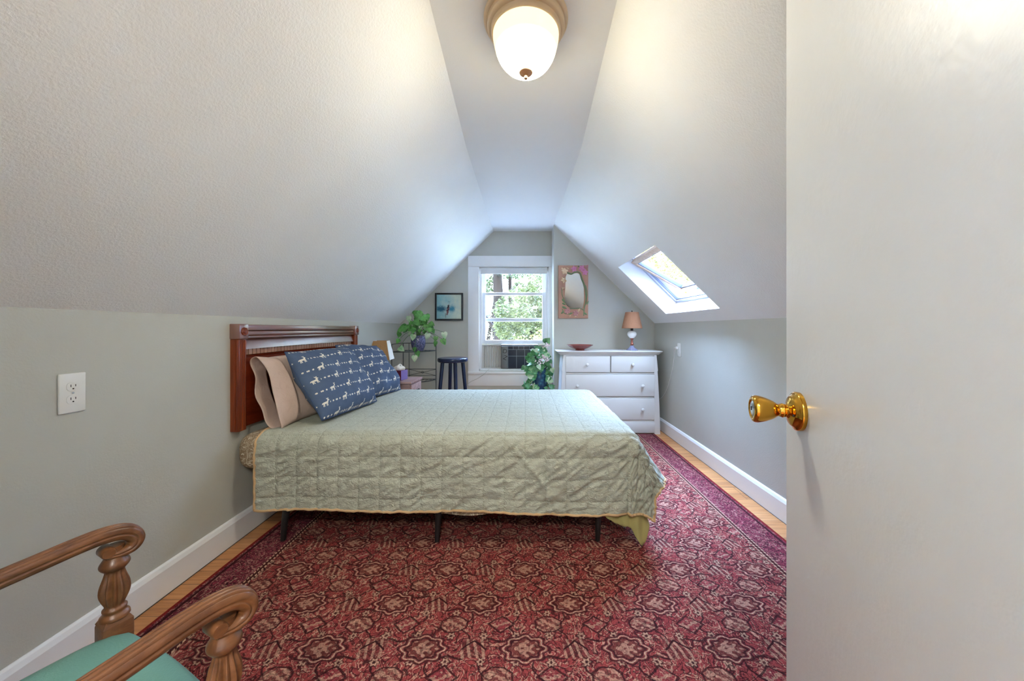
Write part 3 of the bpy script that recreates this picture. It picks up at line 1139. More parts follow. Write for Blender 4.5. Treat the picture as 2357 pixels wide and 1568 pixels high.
tube(bm, [(-1.09, 17.5, GZ), (-1.09, 17.5, 3.2)], [0.13, 0.11], 14)
tag(obj('utility_pole', bm, paint('weathered_pale_pole', S(226, 224, 226), 0.7, 0.2, 30, 0.004, 0.05)),
    'pale grey pole standing among the trees outside the window', 'pole')
tree('skylight_tree', 'bright yellow green tree seen through the roof window', (3.9, 10.2, GZ + 0.4),
     [([(0, 0, -0.4), (0.1, 0.1, 2.5), (0, 0, 5.0)], 0.18, 0.07)],
     [((-0.4, 0.2, 5.0), (1.3, 1.6, 1.1)), ((0.4, 1.4, 5.4), (1.2, 1.4, 1.2)), ((0.3, -0.6, 4.6), (1.1, 1.3, 1.0)), ((0.8, 0.6, 6.4), (1.2, 1.4, 1.0)), ((0.6, 2.4, 6.6), (1.6, 1.6, 1.3)), ((1.6, 3.4, 5.2), (1.6, 1.6, 1.3))],
     22000, 0.055, FOL['yellow'], 'trees outside the roof window')

# ------------------------------------------------------------------ light
w = bpy.data.worlds.new('World')
scene.world = w
w.use_nodes = True
nt = w.node_tree
bg = nt.nodes['Background']
tc = nt.nodes.new('ShaderNodeTexCoord')
sp = nt.nodes.new('ShaderNodeSeparateXYZ')
nt.links.new(tc.outputs['Generated'], sp.inputs[0])
rp = nt.nodes.new('ShaderNodeValToRGB')
rp.color_ramp.elements[0].position = 0.0
rp.color_ramp.elements[0].color = (0.22, 0.22, 0.22, 1)
rp.color_ramp.elements[1].position = 0.85
rp.color_ramp.elements[1].color = (2.5, 3.2, 4.2, 1)
e = rp.color_ramp.elements.new(0.25)
e.color = (0.46, 0.50, 0.57, 1)
e = rp.color_ramp.elements.new(0.55)
e.color = (1.6, 1.85, 2.3, 1)
nt.links.new(sp.outputs[2], rp.inputs[0])
# blue glow added high in front to light the rug through the roof window
nv = nt.nodes.new('ShaderNodeVectorMath')
nv.operation = 'DOT_PRODUCT'
nt.links.new(tc.outputs['Generated'], nv.inputs[0])
nv.inputs[1].default_value = Vector((0.12, 0.47, 0.87)).normalized()
lobe = ((X(nt, nv.outputs['Value']) - 1.0) * 9.0).op('EXPONENT')
mxl = nt.nodes.new('ShaderNodeMix')
mxl.data_type = 'RGBA'
mxl.blend_type = 'ADD'
mxl.clamp_result = False
mxl.inputs[7].default_value = (14.0, 22.5, 40.0, 1)
nt.links.new(lobe.v, mxl.inputs[0])
nt.links.new(rp.outputs[0], mxl.inputs[6])
nt.links.new(mxl.outputs[2], bg.inputs[0])
bg.inputs[1].default_value = 1.0

ld = bpy.data.lights.new('Sun', 'SUN')
ld.energy = 0.46
ld.angle = R(0.6)
ld.color = (1.0, 0.95, 0.86)
so = bpy.data.objects.new('Sun', ld)
COL.objects.link(so)
s_dir = Vector((-0.46, -0.62, 0.66))
so.rotation_euler = s_dir.to_track_quat('Z', 'Y').to_euler()
so.location = (0, 0, 8)


def portal(name, loc, mat3, sx, sy):
    d = bpy.data.lights.new(name, 'AREA')
    d.shape = 'RECTANGLE'
    d.size, d.size_y = sx, sy
    d.cycles.is_portal = True
    o = bpy.data.objects.new(name, d)
    COL.objects.link(o)
    o.matrix_world = Matrix.Translation(loc) @ mat3.to_4x4()
    return o


portal('WindowPortal', ((OX0 + OX1) / 2, YW + 0.16, (0.9 + OZ1) / 2), Matrix.Rotation(R(-90), 3, 'X'), OX1 - OX0, OZ1 - 0.9)
# roof window portal: area lights shine along local -Z
zx = e3
portal('RoofPortal', Oc + e3 * 0.42, Matrix(((e1.x, e2.x, e3.x), (e1.y, e2.y, e3.y), (e1.z, e2.z, e3.z))), 2 * ha + 0.3, 2 * hb + 0.3)

cam = bpy.data.cameras.new('Camera')
cam.sensor_fit = 'HORIZONTAL'
cam.sensor_width = 36.0
cam.lens = FPX / 2357.0 * 36.0
cam.shift_x = -(CU - 1178.5) / 2357.0
cam.shift_y = (CV - 784.0) / 2357.0
cam.clip_start = 0.02
cam.clip_end = 200
co = bpy.data.objects.new('Camera', cam)
COL.objects.link(co)
co.location = (0, 0, EYE)
co.rotation_euler = (R(90), 0, 0)
scene.camera = co
scene.view_settings.view_transform = 'Standard'
scene.view_settings.look = 'None'
scene.view_settings.gamma = 1.0
scene.view_settings.exposure = 2.72
scene.cycles.use_denoising = True
scene.cycles.max_bounces = 10
scene.cycles.diffuse_bounces = 5
scene.cycles.use_adaptive_sampling = True
scene.cycles.adaptive_threshold = 0.02
scene.cycles.glossy_bounces = 4
scene.cycles.transparent_max_bounces = 10
scene.cycles.sample_clamp_indirect = 8.0
scene.cycles.caustics_reflective = False
scene.cycles.caustics_refractive = False
# ================================================================== rug
RX0, RX1, RY0, RY1, RZ = -1.388, 1.348, 0.0, 3.612, 0.010
bm = NB()
NXr, NYr = 60, 80
box(bm, RX0, RY0, 0.001, RX1, RY1, RZ, 0.004, 2)
uv_planar(bm, lambda c: (c.x, c.y))
rug = obj('area_rug', bm, M['rug'], ang=60)
tag(rug, 'large red patterned rug with narrow border covering most of the floor', 'rug')

# ================================================================== bed: metal frame, box spring, mattress, quilt
BX0, BX1, BY0, BY1 = -1.44, 0.605, 1.765, 3.11
t = thing('bedstead', 'low dark metal bedstead on slim tapered legs beneath the quilt', 'bed', (-0.42, 2.44, RZ))
bm = NB()
fz0, fz1 = 0.165, 0.195
box(bm, -1.34, 1.80, fz0, -1.31, 3.07, fz1, 0.003)
box(bm, 0.50, 1.80, fz0, 0.53, 3.07, fz1, 0.003)
for y in (1.80, 2.42, 3.04):
    box(bm, -1.34, y, fz0, 0.53, y + 0.03, fz1, 0.003)
for k in range(9):
    x = -1.2 + k * 0.2
    box(bm, x, 1.81, fz1 - 0.004, x + 0.05, 3.06, fz1 + 0.004, 0.002)
obj('rail', bm, M['iron'], t)
for (lx, ly) in ((-1.245, 1.79), (-0.45, 1.78), (0.375, 1.79), (-1.245, 3.03), (-0.45, 3.03), (0.375, 3.03)):
    bm = NB()
    tube(bm, [(lx, ly, RZ), (lx + 0.004, ly + 0.006, 0.10), (lx + 0.006, ly + 0.02, 0.17)], [0.012, 0.0155, 0.018], 12)
    obj('leg', bm, M['iron'], t)

bm = NB()
box(bm, -1.315, 1.80, 0.201, 0.555, 3.08, 0.362, 0.03, 3)
bs = obj('box_spring', bm, M['paisley'])
tag(bs, 'paisley covered box spring lying on the metal bedstead under the mattress', 'box spring')
# loose cover edge sagging below the quilt hem
nu = 60


def sagp(i, j):
    s = i / (nu - 1)
    x = lerp(-1.25, 0.35, s)
    dip = 0.055 * math.exp(-((x + 0.33) / 0.33) ** 2)
    z = lerp(0.30, 0.200 - dip, j / 8)
    return Vector((x, 1.792 - 0.012 * (j / 8) - 0.008 * math.sin(x * 19) * j / 8, z))


obj('cover_edge', gridmesh('cover_edge', sagp, nu, 9), M['paisley'], bs)

# mattress: rounded block with a soft bulging side
def softblock(x0, y0, z0, x1, y1, z1, r, bulge, n=40):
    b_ = NB()
    box(b_, x0, y0, z0, x1, y1, z1, r, 6)
    bmesh.ops.subdivide_edges(b_, edges=[e for e in b_.edges if e.calc_length() > 0.2], cuts=12, use_grid_fill=True)
    cz, hz = (z0 + z1) / 2, (z1 - z0) / 2
    for v in b_.verts:
        k = max(0.0, 1 - ((v.co.z - cz) / hz) ** 2)
        if v.co.x < x0 + 0.06: v.co.x -= bulge * k
        v.co += Vector((noise.noise(v.co * 3), noise.noise(v.co * 3 + Vector((9, 0, 0))), 0)) * 0.004
    return b_


mt = obj('mattress', softblock(-1.488, BY0 + 0.008, 0.364, BX1 - 0.01, BY1, 0.555, 0.066, 0.004), M['paisley'])
tag(mt, 'thick mattress in a brown and cream paisley sheet between box spring and quilt', 'mattress')

ZT, RR = 0.566, 0.075
LBF, LBB, LAF = 0.432, 0.30, 0.315
QS0, QS1 = -1.365, (BX1 - RR) + LAF + 0.03
QT0, QT1 = (BY0 + RR) - LBF, (BY1 - RR) + LBB


def drape(s, tt, extra=0.0):
    ex, ey0, ey1 = BX1 - RR, BY0 + RR, BY1 - RR
    a = max(0.0, s - ex)
    bf = max(0.0, ey0 - tt)
    bb = max(0.0, tt - ey1)
    b = bf or bb
    base = Vector((min(s, ex), min(max(tt, ey0), ey1), ZT + extra))
    if a == 0 and b == 0: return base
    r = math.hypot(a, b)
    ph = math.atan2(b, a)
    if bf and r > RR: r = RR + (r - RR) * (1 - 0.20 * math.sin(2 * ph) ** 2)
    d = Vector((math.cos(ph), -math.sin(ph) if bf else math.sin(ph), 0))
    # how far the cloth swings outwards
    if ph < 1e-6:
        al = lerp(34, 8, min(1, (tt - ey0) / 0.7))
    elif ph > PI / 2 - 1e-6:
        al = 2.0
    else:
        q = ph / (PI / 2)
        al = 34 * (1 - q) ** 1.3 + 5 * q if bf else 10
    al = R(al)
    ang_end = PI / 2 - al
    rad = RR + extra
    if r < rad * ang_end:
        out, drop = rad * math.sin(r / rad), rad * (1 - math.cos(r / rad))
    else:
        l = r - rad * ang_end
        out = rad * math.sin(ang_end) + l * math.sin(al)
        drop = rad * (1 - math.cos(ang_end)) + l * math.cos(al)
    return base + d * out + Vector((0, 0, -drop))


NS, NT = 300, 290
nz = noise.noise


def qcoord(i, j): return lerp(QS0, QS1, i / (NS - 1)), lerp(QT0, QT1, j / (NT - 1))


def hemwave(s): return 0.010 * math.sin(s * 2.3 + 0.6) + 0.006 * math.sin(s * 7.0)


def qpos(i, j):
    s, tt = qcoord(i, j)
    front = max(0.0, (BY0 + RR) - tt)
    t2 = tt - (front / LBF) * hemwave(s)
    p = drape(s, t2)
    e = 0.01
    n = (drape(s + e, t2) - p).cross(drape(s, t2 + e) - p)
    n = n.normalized() if n.length > 1e-9 else Vector((0, 0, 1))
    k = min(1.0, front / 0.09)
    # diagonal puckers of washed cotton
    u = (s * 0.80 + tt * 0.60)
    v = (-s * 0.60 + tt * 0.80)
    w1 = 1 - abs(nz(Vector((u * 9, v * 30, 0.3)))) * 2
    w2 = 1 - abs(nz(Vector((u * 22, v * 48, 4.3)))) * 2
    w3 = nz(Vector((s * 4.5, tt * 4.5, 8.1)))
    fs = abs((s / 0.105 + 0.5) % 1 - 0.5) * 0.105
    ft = abs((tt / 0.105 + 0.5) % 1 - 0.5) * 0.105
    st = min(fs, ft)
    puff = min(1.0, st / 0.022)
    h = (0.0026 + 0.0076 * k) * w1 * (0.5 + 0.5 * puff) + (0.0018 + 0.0026 * k) * w2 + 0.010 * k * w3 + (0.0006 + 0.0022 * k) * puff
    # a few long pulls in the front panel
    if front > 0.05:
        for (c0, c1, dx, wd, am) in ((0.10, 0.30, 0.55, 0.016, 0.012), (0.24, 0.26, 0.30, 0.014, 0.010), (-0.35, 0.25, -0.55, 0.02, 0.009), (0.02, 0.2, 0.9, 0.014, 0.009)):
            q = (s - c0) - dx * (front - c1)
            h += am * math.exp(-(q / wd) ** 2) * math.exp(-((front - c1) / 0.12) ** 2)
    foot = max(0.0, s - (BX1 - RR))
    if foot > 0.05:
        h += 0.006 * math.sin(tt * 26 + foot * 5) * min(1, foot / 0.2)
    return p + n * h


me = gridmesh('quilt', qpos, NS, NT, lambda i, j: qcoord(i, j))
quilt = obj('quilt', me, M['quilt'], ang=180)
tag(quilt, 'pale sage green stitched quilt spread over the bed and hanging down its side', 'quilt')
sol = quilt.modifiers.new('thickness', 'SOLIDIFY')
sol.thickness = 0.006
sol.offset = -1
edge = [qpos(i, 0) for i in range(0, NS, 2)] + [qpos(NS - 1, j) for j in range(0, NT, 2)]
edge = [qpos(0, j) for j in range(NT - 1, 0, -2)] + edge
bm = NB()
rings = tube(bm, edge, 0.0062, 8)
bd = obj('binding', bm, M['binding'], quilt)
bd['label'] = 'tan orange stitched binding'

# thin olive blanket: only its drooping corner shows under the quilt hem
top_c = [(1335, 1140, 1.80), (1370, 1145, 1.795), (1410, 1148, 1.785), (1440, 1152, 1.775), (1466, 1156, 1.765), (1478, 1160, 1.785)]
low_c = [(1352, 1169, 1.79), (1388, 1185, 1.780), (1422, 1208, 1.770), (1450, 1215, 1.76), (1480, 1257, 1.745), (1494, 1207, 1.775)]
tp = smoothp([tuple(at(*q)) for q in top_c], 8)
lp_ = smoothp([tuple(at(*q)) for q in low_c], 8)
nb = len(tp)


def blk(i, j):
    f = j / 24
    a, b = Vector(tp[i]), Vector(lp_[i])
    hi = Vector((min(a.x, 0.56), a.y + 0.05, 0.40))
    p = a.lerp(b, (f - 0.4) / 0.6) if f > 0.4 else hi.lerp(a, f / 0.4)
    wv = 0.008 * math.sin(i * 0.75 + f * 2) * f + (0.006 * nz(Vector((i * 0.5, f * 6, 2))) if f > 0.8 else 0)
    return p + Vector((0, wv, 0.010 * nz(Vector((i * 0.45, 0, 0))) * f * f))


me = gridmesh('blanket', blk, nb, 25)
bl = obj('blanket', me, M['olive'], ang=180)
tag(bl, 'thin olive yellow blanket corner drooping below the quilt at the bed foot', 'blanket')
sol = bl.modifiers.new('thickness', 'SOLIDIFY')
sol.thickness = 0.003

M['slatwood'] = wood('pinkish_sheen_slat_wood', S(150, 104, 82), S(176, 130, 106), 0.3, 'Z', 2.0)  # pinkish wood, lightened: the reflected sheen is put into its colour
# ================================================================== headboard on the left wall
HB0, HB1, HZ0, HZ1 = 1.772, 3.035, 0.572, 1.122
hx = XL(2.4) + 0.003                         # back face
hf = hx + 0.050                              # front face of posts
t = thing('headboard', 'reddish brown wooden headboard with carved corner blocks against the left wall', 'headboard', (hx, 2.4, HZ0))
for y in (HB0, HB1 - 0.05):
    bm = NB()
    box(bm, hx, y, HZ0, hf, y + 0.05, HZ1 - 0.075, 0.004)
    for k in range(3):                      # reeded front and side
        tube(bm, [(hf, y + 0.012 + k * 0.013, HZ0 + 0.01), (hf, y + 0.012 + k * 0.013, HZ1 - 0.08)], 0.004, 8)
    sgn = y if y == HB0 else y + 0.05
    for k in range(2):
        tube(bm, [(hx + 0.03 + k * 0.012, sgn, HZ0 + 0.01), (hx + 0.03 + k * 0.012, sgn, HZ1 - 0.08)], 0.004, 8)
    obj('post', bm, M['cherry'], t)
    bm = NB()
    box(bm, hx, y - 0.004, HZ1 - 0.075, hf + 0.008, y + 0.054, HZ1 + 0.003, 0.004)
    cb = obj('corner_block', bm, M['cherry_gloss'], t)
    bm = NB()
    MR = Matrix.Translation((hf + 0.008, y + 0.025, HZ1 - 0.036)) @ Matrix.Rotation(R(90), 4, 'Y')
    lathe(bm, [(0.021, 0.0), (0.021, 0.004), (0.018, 0.006), (0.014, 0.004), (0.012, 0.006), (0.008, 0.009), (0.0, 0.010)], MR, 32,
          wob=lambda a, z: 0.08 * math.sin(a * 8) if z > 0.003 else 0)
    obj('rosette', bm, M['cherry'], cb)
bm = NB()
y0, y1 = HB0 + 0.054, HB1 - 0.054
box(bm, hx, y0, HZ1 - 0.030, hf, y1, HZ1, 0.006)
box(bm, hx, y0, HZ1 - 0.060, hf - 0.010, y1, HZ1 - 0.030, 0.010, 4)
box(bm, hx, y0, HZ1 - 0.072, hf - 0.004, y1, HZ1 - 0.060, 0.004)
obj('top_rail', bm, M['cherry_y'], t)


def arch(y):                                  # lower edge of the polished panel rises to the middle
    q = (y - (y0 + y1) / 2) / ((y1 - y0) / 2)
    return 0.992 + 0.004 * (1 - q * q)


def loft(bm, secs):
    rg = [[bm.verts.new(p) for p in q] for q in secs]
    m_ = len(rg[0])
    for A, B in zip(rg, rg[1:]):
        for k_ in range(m_):
            bm.faces.new((A[k_], A[(k_ + 1) % m_], B[(k_ + 1) % m_], B[k_]))
    bm.faces.new(rg[0][::-1]); bm.faces.new(rg[-1])


bm = NB()
n = 16
pts = [(lerp(y0, y1, i / n)) for i in range(n + 1)]
loft(bm, [[Vector((hx + 0.001, p, arch(p))), Vector((hx + 0.038, p, arch(p))), Vector((hx + 0.030, p, HZ1 - 0.095)), Vector((hx + 0.018, p, HZ1 - 0.07)), Vector((hx + 0.001, p, HZ1 - 0.07))] for p in pts])
obj('upper_panel', bm, M['cherry_gloss'], t)
bm = NB()
k = 41
for i in range(k):
    a = lerp(y0 + 0.012, y1 - 0.012, i / k)
    b = lerp(y0 + 0.012, y1 - 0.012, (i + 1) / k) - 0.0045
    za = arch((a + b) / 2)
    prism(bm, [Vector((hx + 0.008, a, arch(a) - 0.030)), Vector((hx + 0.008, b, arch(b) - 0.030)), Vector((hx + 0.008, b, arch(b) - 0.001)), Vector((hx + 0.008, a, arch(a) - 0.001))], Vector((0.020, 0, 0)))
dn = obj('slat_row', bm, M['slatwood'], t)
bm = NB()
loft(bm, [[Vector((hx + 0.002, p, HZ0 + 0.01)), Vector((hx + 0.022, p, HZ0 + 0.01)), Vector((hx + 0.022, p, arch(p) - 0.044)), Vector((hx + 0.026, p, arch(p) - 0.042)),
           Vector((hx + 0.028, p, arch(p) - 0.034)), Vector((hx + 0.024, p, arch(p) - 0.031)), Vector((hx + 0.002, p, arch(p) - 0.031))] for p in pts])
obj('lower_panel', bm, wood('red_mahogany_panel', S(84, 26, 10), S(128, 46, 22), 0.25, 'Y', 0.8), t)

# ================================================================== pillows
def pillow_mesh(name, w, h, th, n=44, seed=0, pinch=0.025, dent=0.0):
    vs, uvs = [], []
    for side in (1, -1):
        for j in range(n):
            for i in range(n):
                u, v = 2 * i / (n - 1) - 1, 2 * j / (n - 1) - 1
                rc = 1 - 0.025 * (u * v) ** 4
                x = w / 2 * u * (1 - pinch * (1 - v * v)) * rc
                y = h / 2 * v * (1 - pinch * (1 - u * u)) * rc
                b = max(0.0, (1 - abs(u) ** 2.4)) ** 0.62 * max(0.0, (1 - abs(v) ** 2.4)) ** 0.62
                z = side * th / 2 * b
                wr = nz(Vector((u * 2.2 + seed, v * 2.2, side))) * 0.026 + (1 - abs(nz(Vector((u * 5 + seed * 3, v * 5, side * 2 + 1)))) * 2) * 0.006
                z += side * wr * min(1, b * 2.0)
                z += 0.022 * nz(Vector((u * 0.9 + seed * 7, v * 0.9, 3))) * max(abs(u), abs(v)) ** 2
                if side > 0 and dent: z -= dent * math.exp(-((u - 0.1) / 0.5) ** 2 - ((v - 0.9) / 0.35) ** 2)
                vs.append((x, y, z))
                uvs.append((x, y))
    fs = []
    for s_ in (0, 1):
        o_ = s_ * n * n
        for j in range(n - 1):
            for i in range(n - 1):
                q = (o_ + j * n + i, o_ + j * n + i + 1, o_ + (j + 1) * n + i + 1, o_ + (j + 1) * n + i)
                fs.append(q if s_ == 0 else q[::-1])
    me = bpy.data.meshes.new(name)
    me.from_pydata(vs, [], fs)
    l = me.uv_layers.new(name='UVMap')
    l.data.foreach_set('uv', [c for f in fs for q in f for c in uvs[q]])
    b_ = NB()
    b_.from_mesh(me)
    bmesh.ops.remove_doubles(b_, verts=b_.verts, dist=1e-5)
    bpy.data.meshes.remove(me)
    return b_


def basis(c, ex, ey):
    ex = Vector(ex).normalized()
    ey = Vector(ey)
    ey = (ey - ex * ey.dot(ex)).normalized()
    ez = ex.cross(ey)
    return Matrix.Translation(c) @ Matrix(((ex.x, ey.x, ez.x, 0), (ex.y, ey.y, ez.y, 0), (ex.z, ey.z, ez.z, 0), (0, 0, 0, 1)))


def place(bm, mt_):
    for v in bm.verts: v.co = mt_ @ v.co
    return bm


def blue(label, c, ex, ey, w, h, th, seed):
    mt_ = basis(c, ex, ey)
    t_ = thing('throw_pillow', label, 'pillow', c, 0, 'blue deer pillows on the bed')
    obj('cover', place(pillow_mesh('cover', w, h, th, seed=seed), mt_), M['deer'], t_, ang=180)
    b_ = NB()
    o_ = []
    m_ = 36
    def pe(u, v):
        rc = 1 - 0.025 * (u * v) ** 4
        return Vector((w / 2 * u * (1 - 0.025 * (1 - v * v)) * rc, h / 2 * v * (1 - 0.025 * (1 - u * u)) * rc, 0.022 * nz(Vector((u * 0.9 + seed * 7, v * 0.9, 3)))))
    for k in range(m_): o_.append(pe(-1 + 2 * k / m_, -1))
    for k in range(m_): o_.append(pe(1, -1 + 2 * k / m_))
    for k in range(m_): o_.append(pe(1 - 2 * k / m_, 1))
    for k in range(m_ + 1): o_.append(pe(-1, 1 - 2 * k / m_))
    tube(b_, [mt_ @ p for p in o_], 0.0028, 6, False)
    obj('seam', b_, M['seam'], t_)
    return t_


blue('navy deer print pillow nearest the camera, leaning on the beige pillow', (-1.205, 2.225, 0.775), (0.10, 1, -0.02), (-0.50, 0, 0.86), 0.60, 0.45, 0.21, 1)
blue('navy deer print pillow farther back, leaning at the bed corner by the nightstand', (-1.230, 2.775, 0.775), (0.14, 1, -0.05), (-0.52, 0, 0.85), 0.56, 0.455, 0.20, 5)


def beige(label, c, ex, ey, w, h, th, seed, sleeve):
    mt_ = basis(c, ex, ey)
    t_ = thing('bed_pillow', label, 'pillow', c, 0, 'beige pillows on the bed')
    obj('pillowcase', place(pillow_mesh('pillowcase', w, h, th, seed=seed, pinch=0.03), mt_), M['beige'], t_, ang=180)
    if sleeve:
        # the open end of the case hangs past the pillow as a loose sleeve
        n_ = 64
        def sp_(i, j):
            a = 2 * PI * i / n_
            f = j / 12
            hh = lerp(h / 2 * 0.93, h / 2 * 1.02, f)
            y = hh * math.cos(a)
            cx = math.sin(a)
            thk = lerp(th * 0.46, 0.062 if cx < 0 else 0.03, f)
            z = thk * math.copysign(abs(cx) ** 0.8, cx)
            wob = 0.010 * math.sin(y * 34 + 1) * f * (1.0 if cx < 0 else 0.25)
            return mt_ @ Vector((-w / 2 * 0.86 - f * 0.105 + 0.012 * math.sin(y * 16) * f, y, z - wob))
        sl_ = obj('open_hem', gridmesh('open_hem', sp_, n_, 13, close_u=True), M['beige'], t_, ang=180)
        sd = sl_.modifiers.new('thickness', 'SOLIDIFY')
        sd.thickness = 0.003
        b_ = NB()
        for dx in (0.0, 0.010, 0.020):
            tube(b_, [mt_ @ Vector((-w / 2 * 0.80 + dx, y, th / 2 * max(0, 1 - abs(2 * y / h) ** 2.4) ** 0.62 * 0.62 + 0.002)) for y in [h * (-0.40 + 0.05 * q) for q in range(17)]], 0.0016, 6)
        obj('hem_stitching', b_, M['beige'], t_)
    return t_


beige('beige pillow nearest the camera with the open end of its case showing', (-1.350, 2.235, 0.757), (0.06, 1, 0.0), (-0.34, 0, 0.94), 0.64, 0.40, 0.15, 2, True)
beige('beige pillow mostly hidden behind the two navy deer pillows', (-1.375, 2.80, 0.757), (0.0, 1, 0.0), (-0.32, 0, 0.95), 0.44, 0.40, 0.13, 7, False)

# ================================================================== outlets
def outlet(label, M0, plug):
    """local x across, y up, z out of the wall"""
    t_ = thing('wall_outlet', label, 'outlet', M0.translation, 0, 'duplex wall outlets')
    b_ = NB()
    box(b_, -0.035, -0.065, 0, 0.035, 0.065, 0.006, 0.0035, 3, M0)
    obj('cover_plate', b_, M['plastic'], t_)
    for cy in (0.021, -0.021):
        b_ = NB()
        poly = []
        for k in range(32):
            a = 2 * PI * k / 32
            poly.append(M0 @ Vector((0.0165 * math.copysign(abs(math.cos(a)) ** 0.7, math.cos(a)), cy + 0.0145 * math.copysign(abs(math.sin(a)) ** 0.8, math.sin(a)), 0.0062)))
        prism(b_, poly, M0.to_3x3() @ Vector((0, 0, 0.0012)))
        s_ = obj('socket', b_, M['plastic'], t_)
        b_ = NB()
        box(b_, -0.0070, cy - 0.001, 0.0070, -0.0050, cy + 0.007, 0.0076, 0, 2, M0)
        box(b_, 0.0050, cy - 0.0, 0.0070, 0.0070, cy + 0.007, 0.0076, 0, 2, M0)
        lathe(b_, [(0.0024, 0.0070), (0.0024, 0.0076), (0.0, 0.0076)], M0 @ Matrix.Translation((0, cy - 0.007, 0)), 12)
        obj('slot', b_, M['slot'], s_)
    b_ = NB()
    lathe(b_, [(0.003, 0.006), (0.003, 0.0072), (0.0, 0.0076)], M0, 12)
    obj('screw', b_, M['steel'], t_)
    return t_


oy = 1.143
ML_ = Matrix.Translation((XL(oy) + 0.0005, oy, 0.889)) @ Matrix(((0, 0, 1, 0), (1, 0, 0, 0), (0, 1, 0, 0), (0, 0, 0, 1)))
outlet('white duplex outlet with empty sockets low on the left wall', ML_, False)
MR_ = Matrix.Translation((XR - 0.0005, 3.335, 0.896)) @ Matrix(((0, 0, -1, 0), (-1, 0, 0, 0), (0, 1, 0, 0), (0, 0, 0, 1)))
outlet('white duplex outlet with a cord plugged in on the right wall', MR_, True)
bm = NB()
box(bm, XR - 0.030, 3.337, 0.903, XR - 0.008, 3.358, 0.929, 0.004)
cord = [(XR - 0.028, 3.350, 0.916), (XR - 0.034, 3.372, 0.912), (XR - 0.022, 3.40, 0.88), (XR - 0.012, 3.44, 0.78), (XR - 0.010, 3.49, 0.66), (XR - 0.010, 3.54, 0.57),
        (XR - 0.010, 3.62, 0.46), (XR - 0.012, 3.74, 0.36), (XR - 0.02, 3.88, 0.30)]
tube(bm, smoothp(cord, 6), 0.0026, 8)
tag(obj('power_cord', bm, M['plastic']), 'thin white cord drooping from the right wall outlet to behind the dresser', 'cord')

# ================================================================== dresser
DXa, DXb, DY0, DY1 = 0.372, 1.402, 3.615, 3.955
DTZ = 0.868
t = thing('dresser', 'white painted dresser with round knobs and a flared top beside the window', 'dresser', ((DXa + DXb) / 2, (DY0 + DY1) / 2, 0))
zb = 0.0


def flare(z):                     # sides widen toward the floor, in two gentle steps
    if z > 0.66: return 0.030 - 0.016 * (0.82 - z) / 0.16
    q = (0.66 - z) / 0.66
    return 0.010 * (1 - q) - 0.018 * q * (2 - q) + 0.010


bm = NB()
for x0, sg in ((DXa, 1), (DXb, -1)):          # side panels with the flared outline
    zs = [zb, 0.02, 0.1, 0.3, 0.5, 0.6, 0.655, 0.665, 0.7, 0.826]
    outl = [Vector((x0 + sg * flare(z), DY0 + 0.004, z)) for z in zs] + [Vector((x0 + sg * 0.055, DY0 + 0.004, z)) for z in zs[::-1]]
    prism(bm, outl, Vector((0, DY1 - DY0 - 0.004, 0)))
box(bm, DXa + 0.05, DY0 + 0.03, 0.05, DXb - 0.05, DY1, 0.826, 0.002)
box(bm, DXa + 0.05, DY0 + 0.006, 0.818, DXb - 0.05, DY0 + 0.03, 0.828)
for z0_, z1_ in ((0.625, 0.640), (0.378, 0.390), (0.135, 0.148)):
    box(bm, DXa + 0.05, DY0 + 0.010, z0_, DXb - 0.05, DY0 + 0.032, z1_, 0.002)
obj('body', bm, M['white'], t)
bm = NB()
box(bm, DXa + 0.045, DY0 + 0.002, 0.012, DXb - 0.045, DY0 + 0.03, 0.128, 0.006)
box(bm, DXa + 0.045, DY0 + 0.006, 0.122, DXb - 0.045, DY0 + 0.03, 0.137, 0.004)
obj('base', bm, M['white'], t)
# top: rounded outline sweeping outward at the corners, moulded edge
def toppoly(o_, yo):
    pts_ = []
    xa, xb = DXa - 0.012 - o_, DXb + 0.012 + o_
    for k in range(25):
        q = k / 24
        x = lerp(xa, xb, q)
        pts_.append(Vector((x, DY0 - 0.012 - yo + 0.022 * abs(2 * q - 1) ** 10, 0)))
    pts_ += [Vector((xb, DY1 - 0.06, 0)), Vector((xb - 0.10, DY1 + 0.012, 0)), Vector((xa + 0.03, DY1 + 0.012, 0)), Vector((xa, DY1 - 0.05, 0))]
    return pts_


bm = NB()
lay = [(toppoly(-0.012, -0.012), 0.828), (toppoly(-0.004, -0.006), 0.838), (toppoly(0.010, 0.004), 0.848), (toppoly(0.022, 0.012), 0.858), (toppoly(0.024, 0.013), 0.864), (toppoly(0.016, 0.008), DTZ)]
rings = [[bm.verts.new((p.x, p.y, z)) for p in pl] for pl, z in lay]
for a, b in zip(rings, rings[1:]):
    for k_ in range(len(a)):
        bm.faces.new((a[k_], a[(k_ + 1) % len(a)], b[(k_ + 1) % len(a)], b[k_]))
bm.faces.new(rings[0][::-1]); bm.faces.new(rings[-1])
obj('top', bm, M['white'], t, ang=50)


def drawer(x0, x1, z0, z1, knobs, name='drawer'):
    b_ = NB()
    box(b_, x0, DY0 + 0.0, z0, x1, DY0 + 0.045, z1, 0.005, 3)
    d_ = obj(name, b_, M['white'], t)
    for kx in knobs:
        b_ = NB()
        lathe(b_, smoothp([(0.009, -0.002), (0.0085, 0.006), (0.008, 0.010), (0.013, 0.016), (0.0165, 0.022), (0.0155, 0.029), (0.009, 0.033), (0.0, 0.034)], 3),
              Matrix.Translation((kx, DY0, (z0 + z1) / 2 - 0.002)) @ Matrix.Rotation(R(90), 4, 'X'), 24)
        obj('knob', b_, M['white'], d_)
    return d_


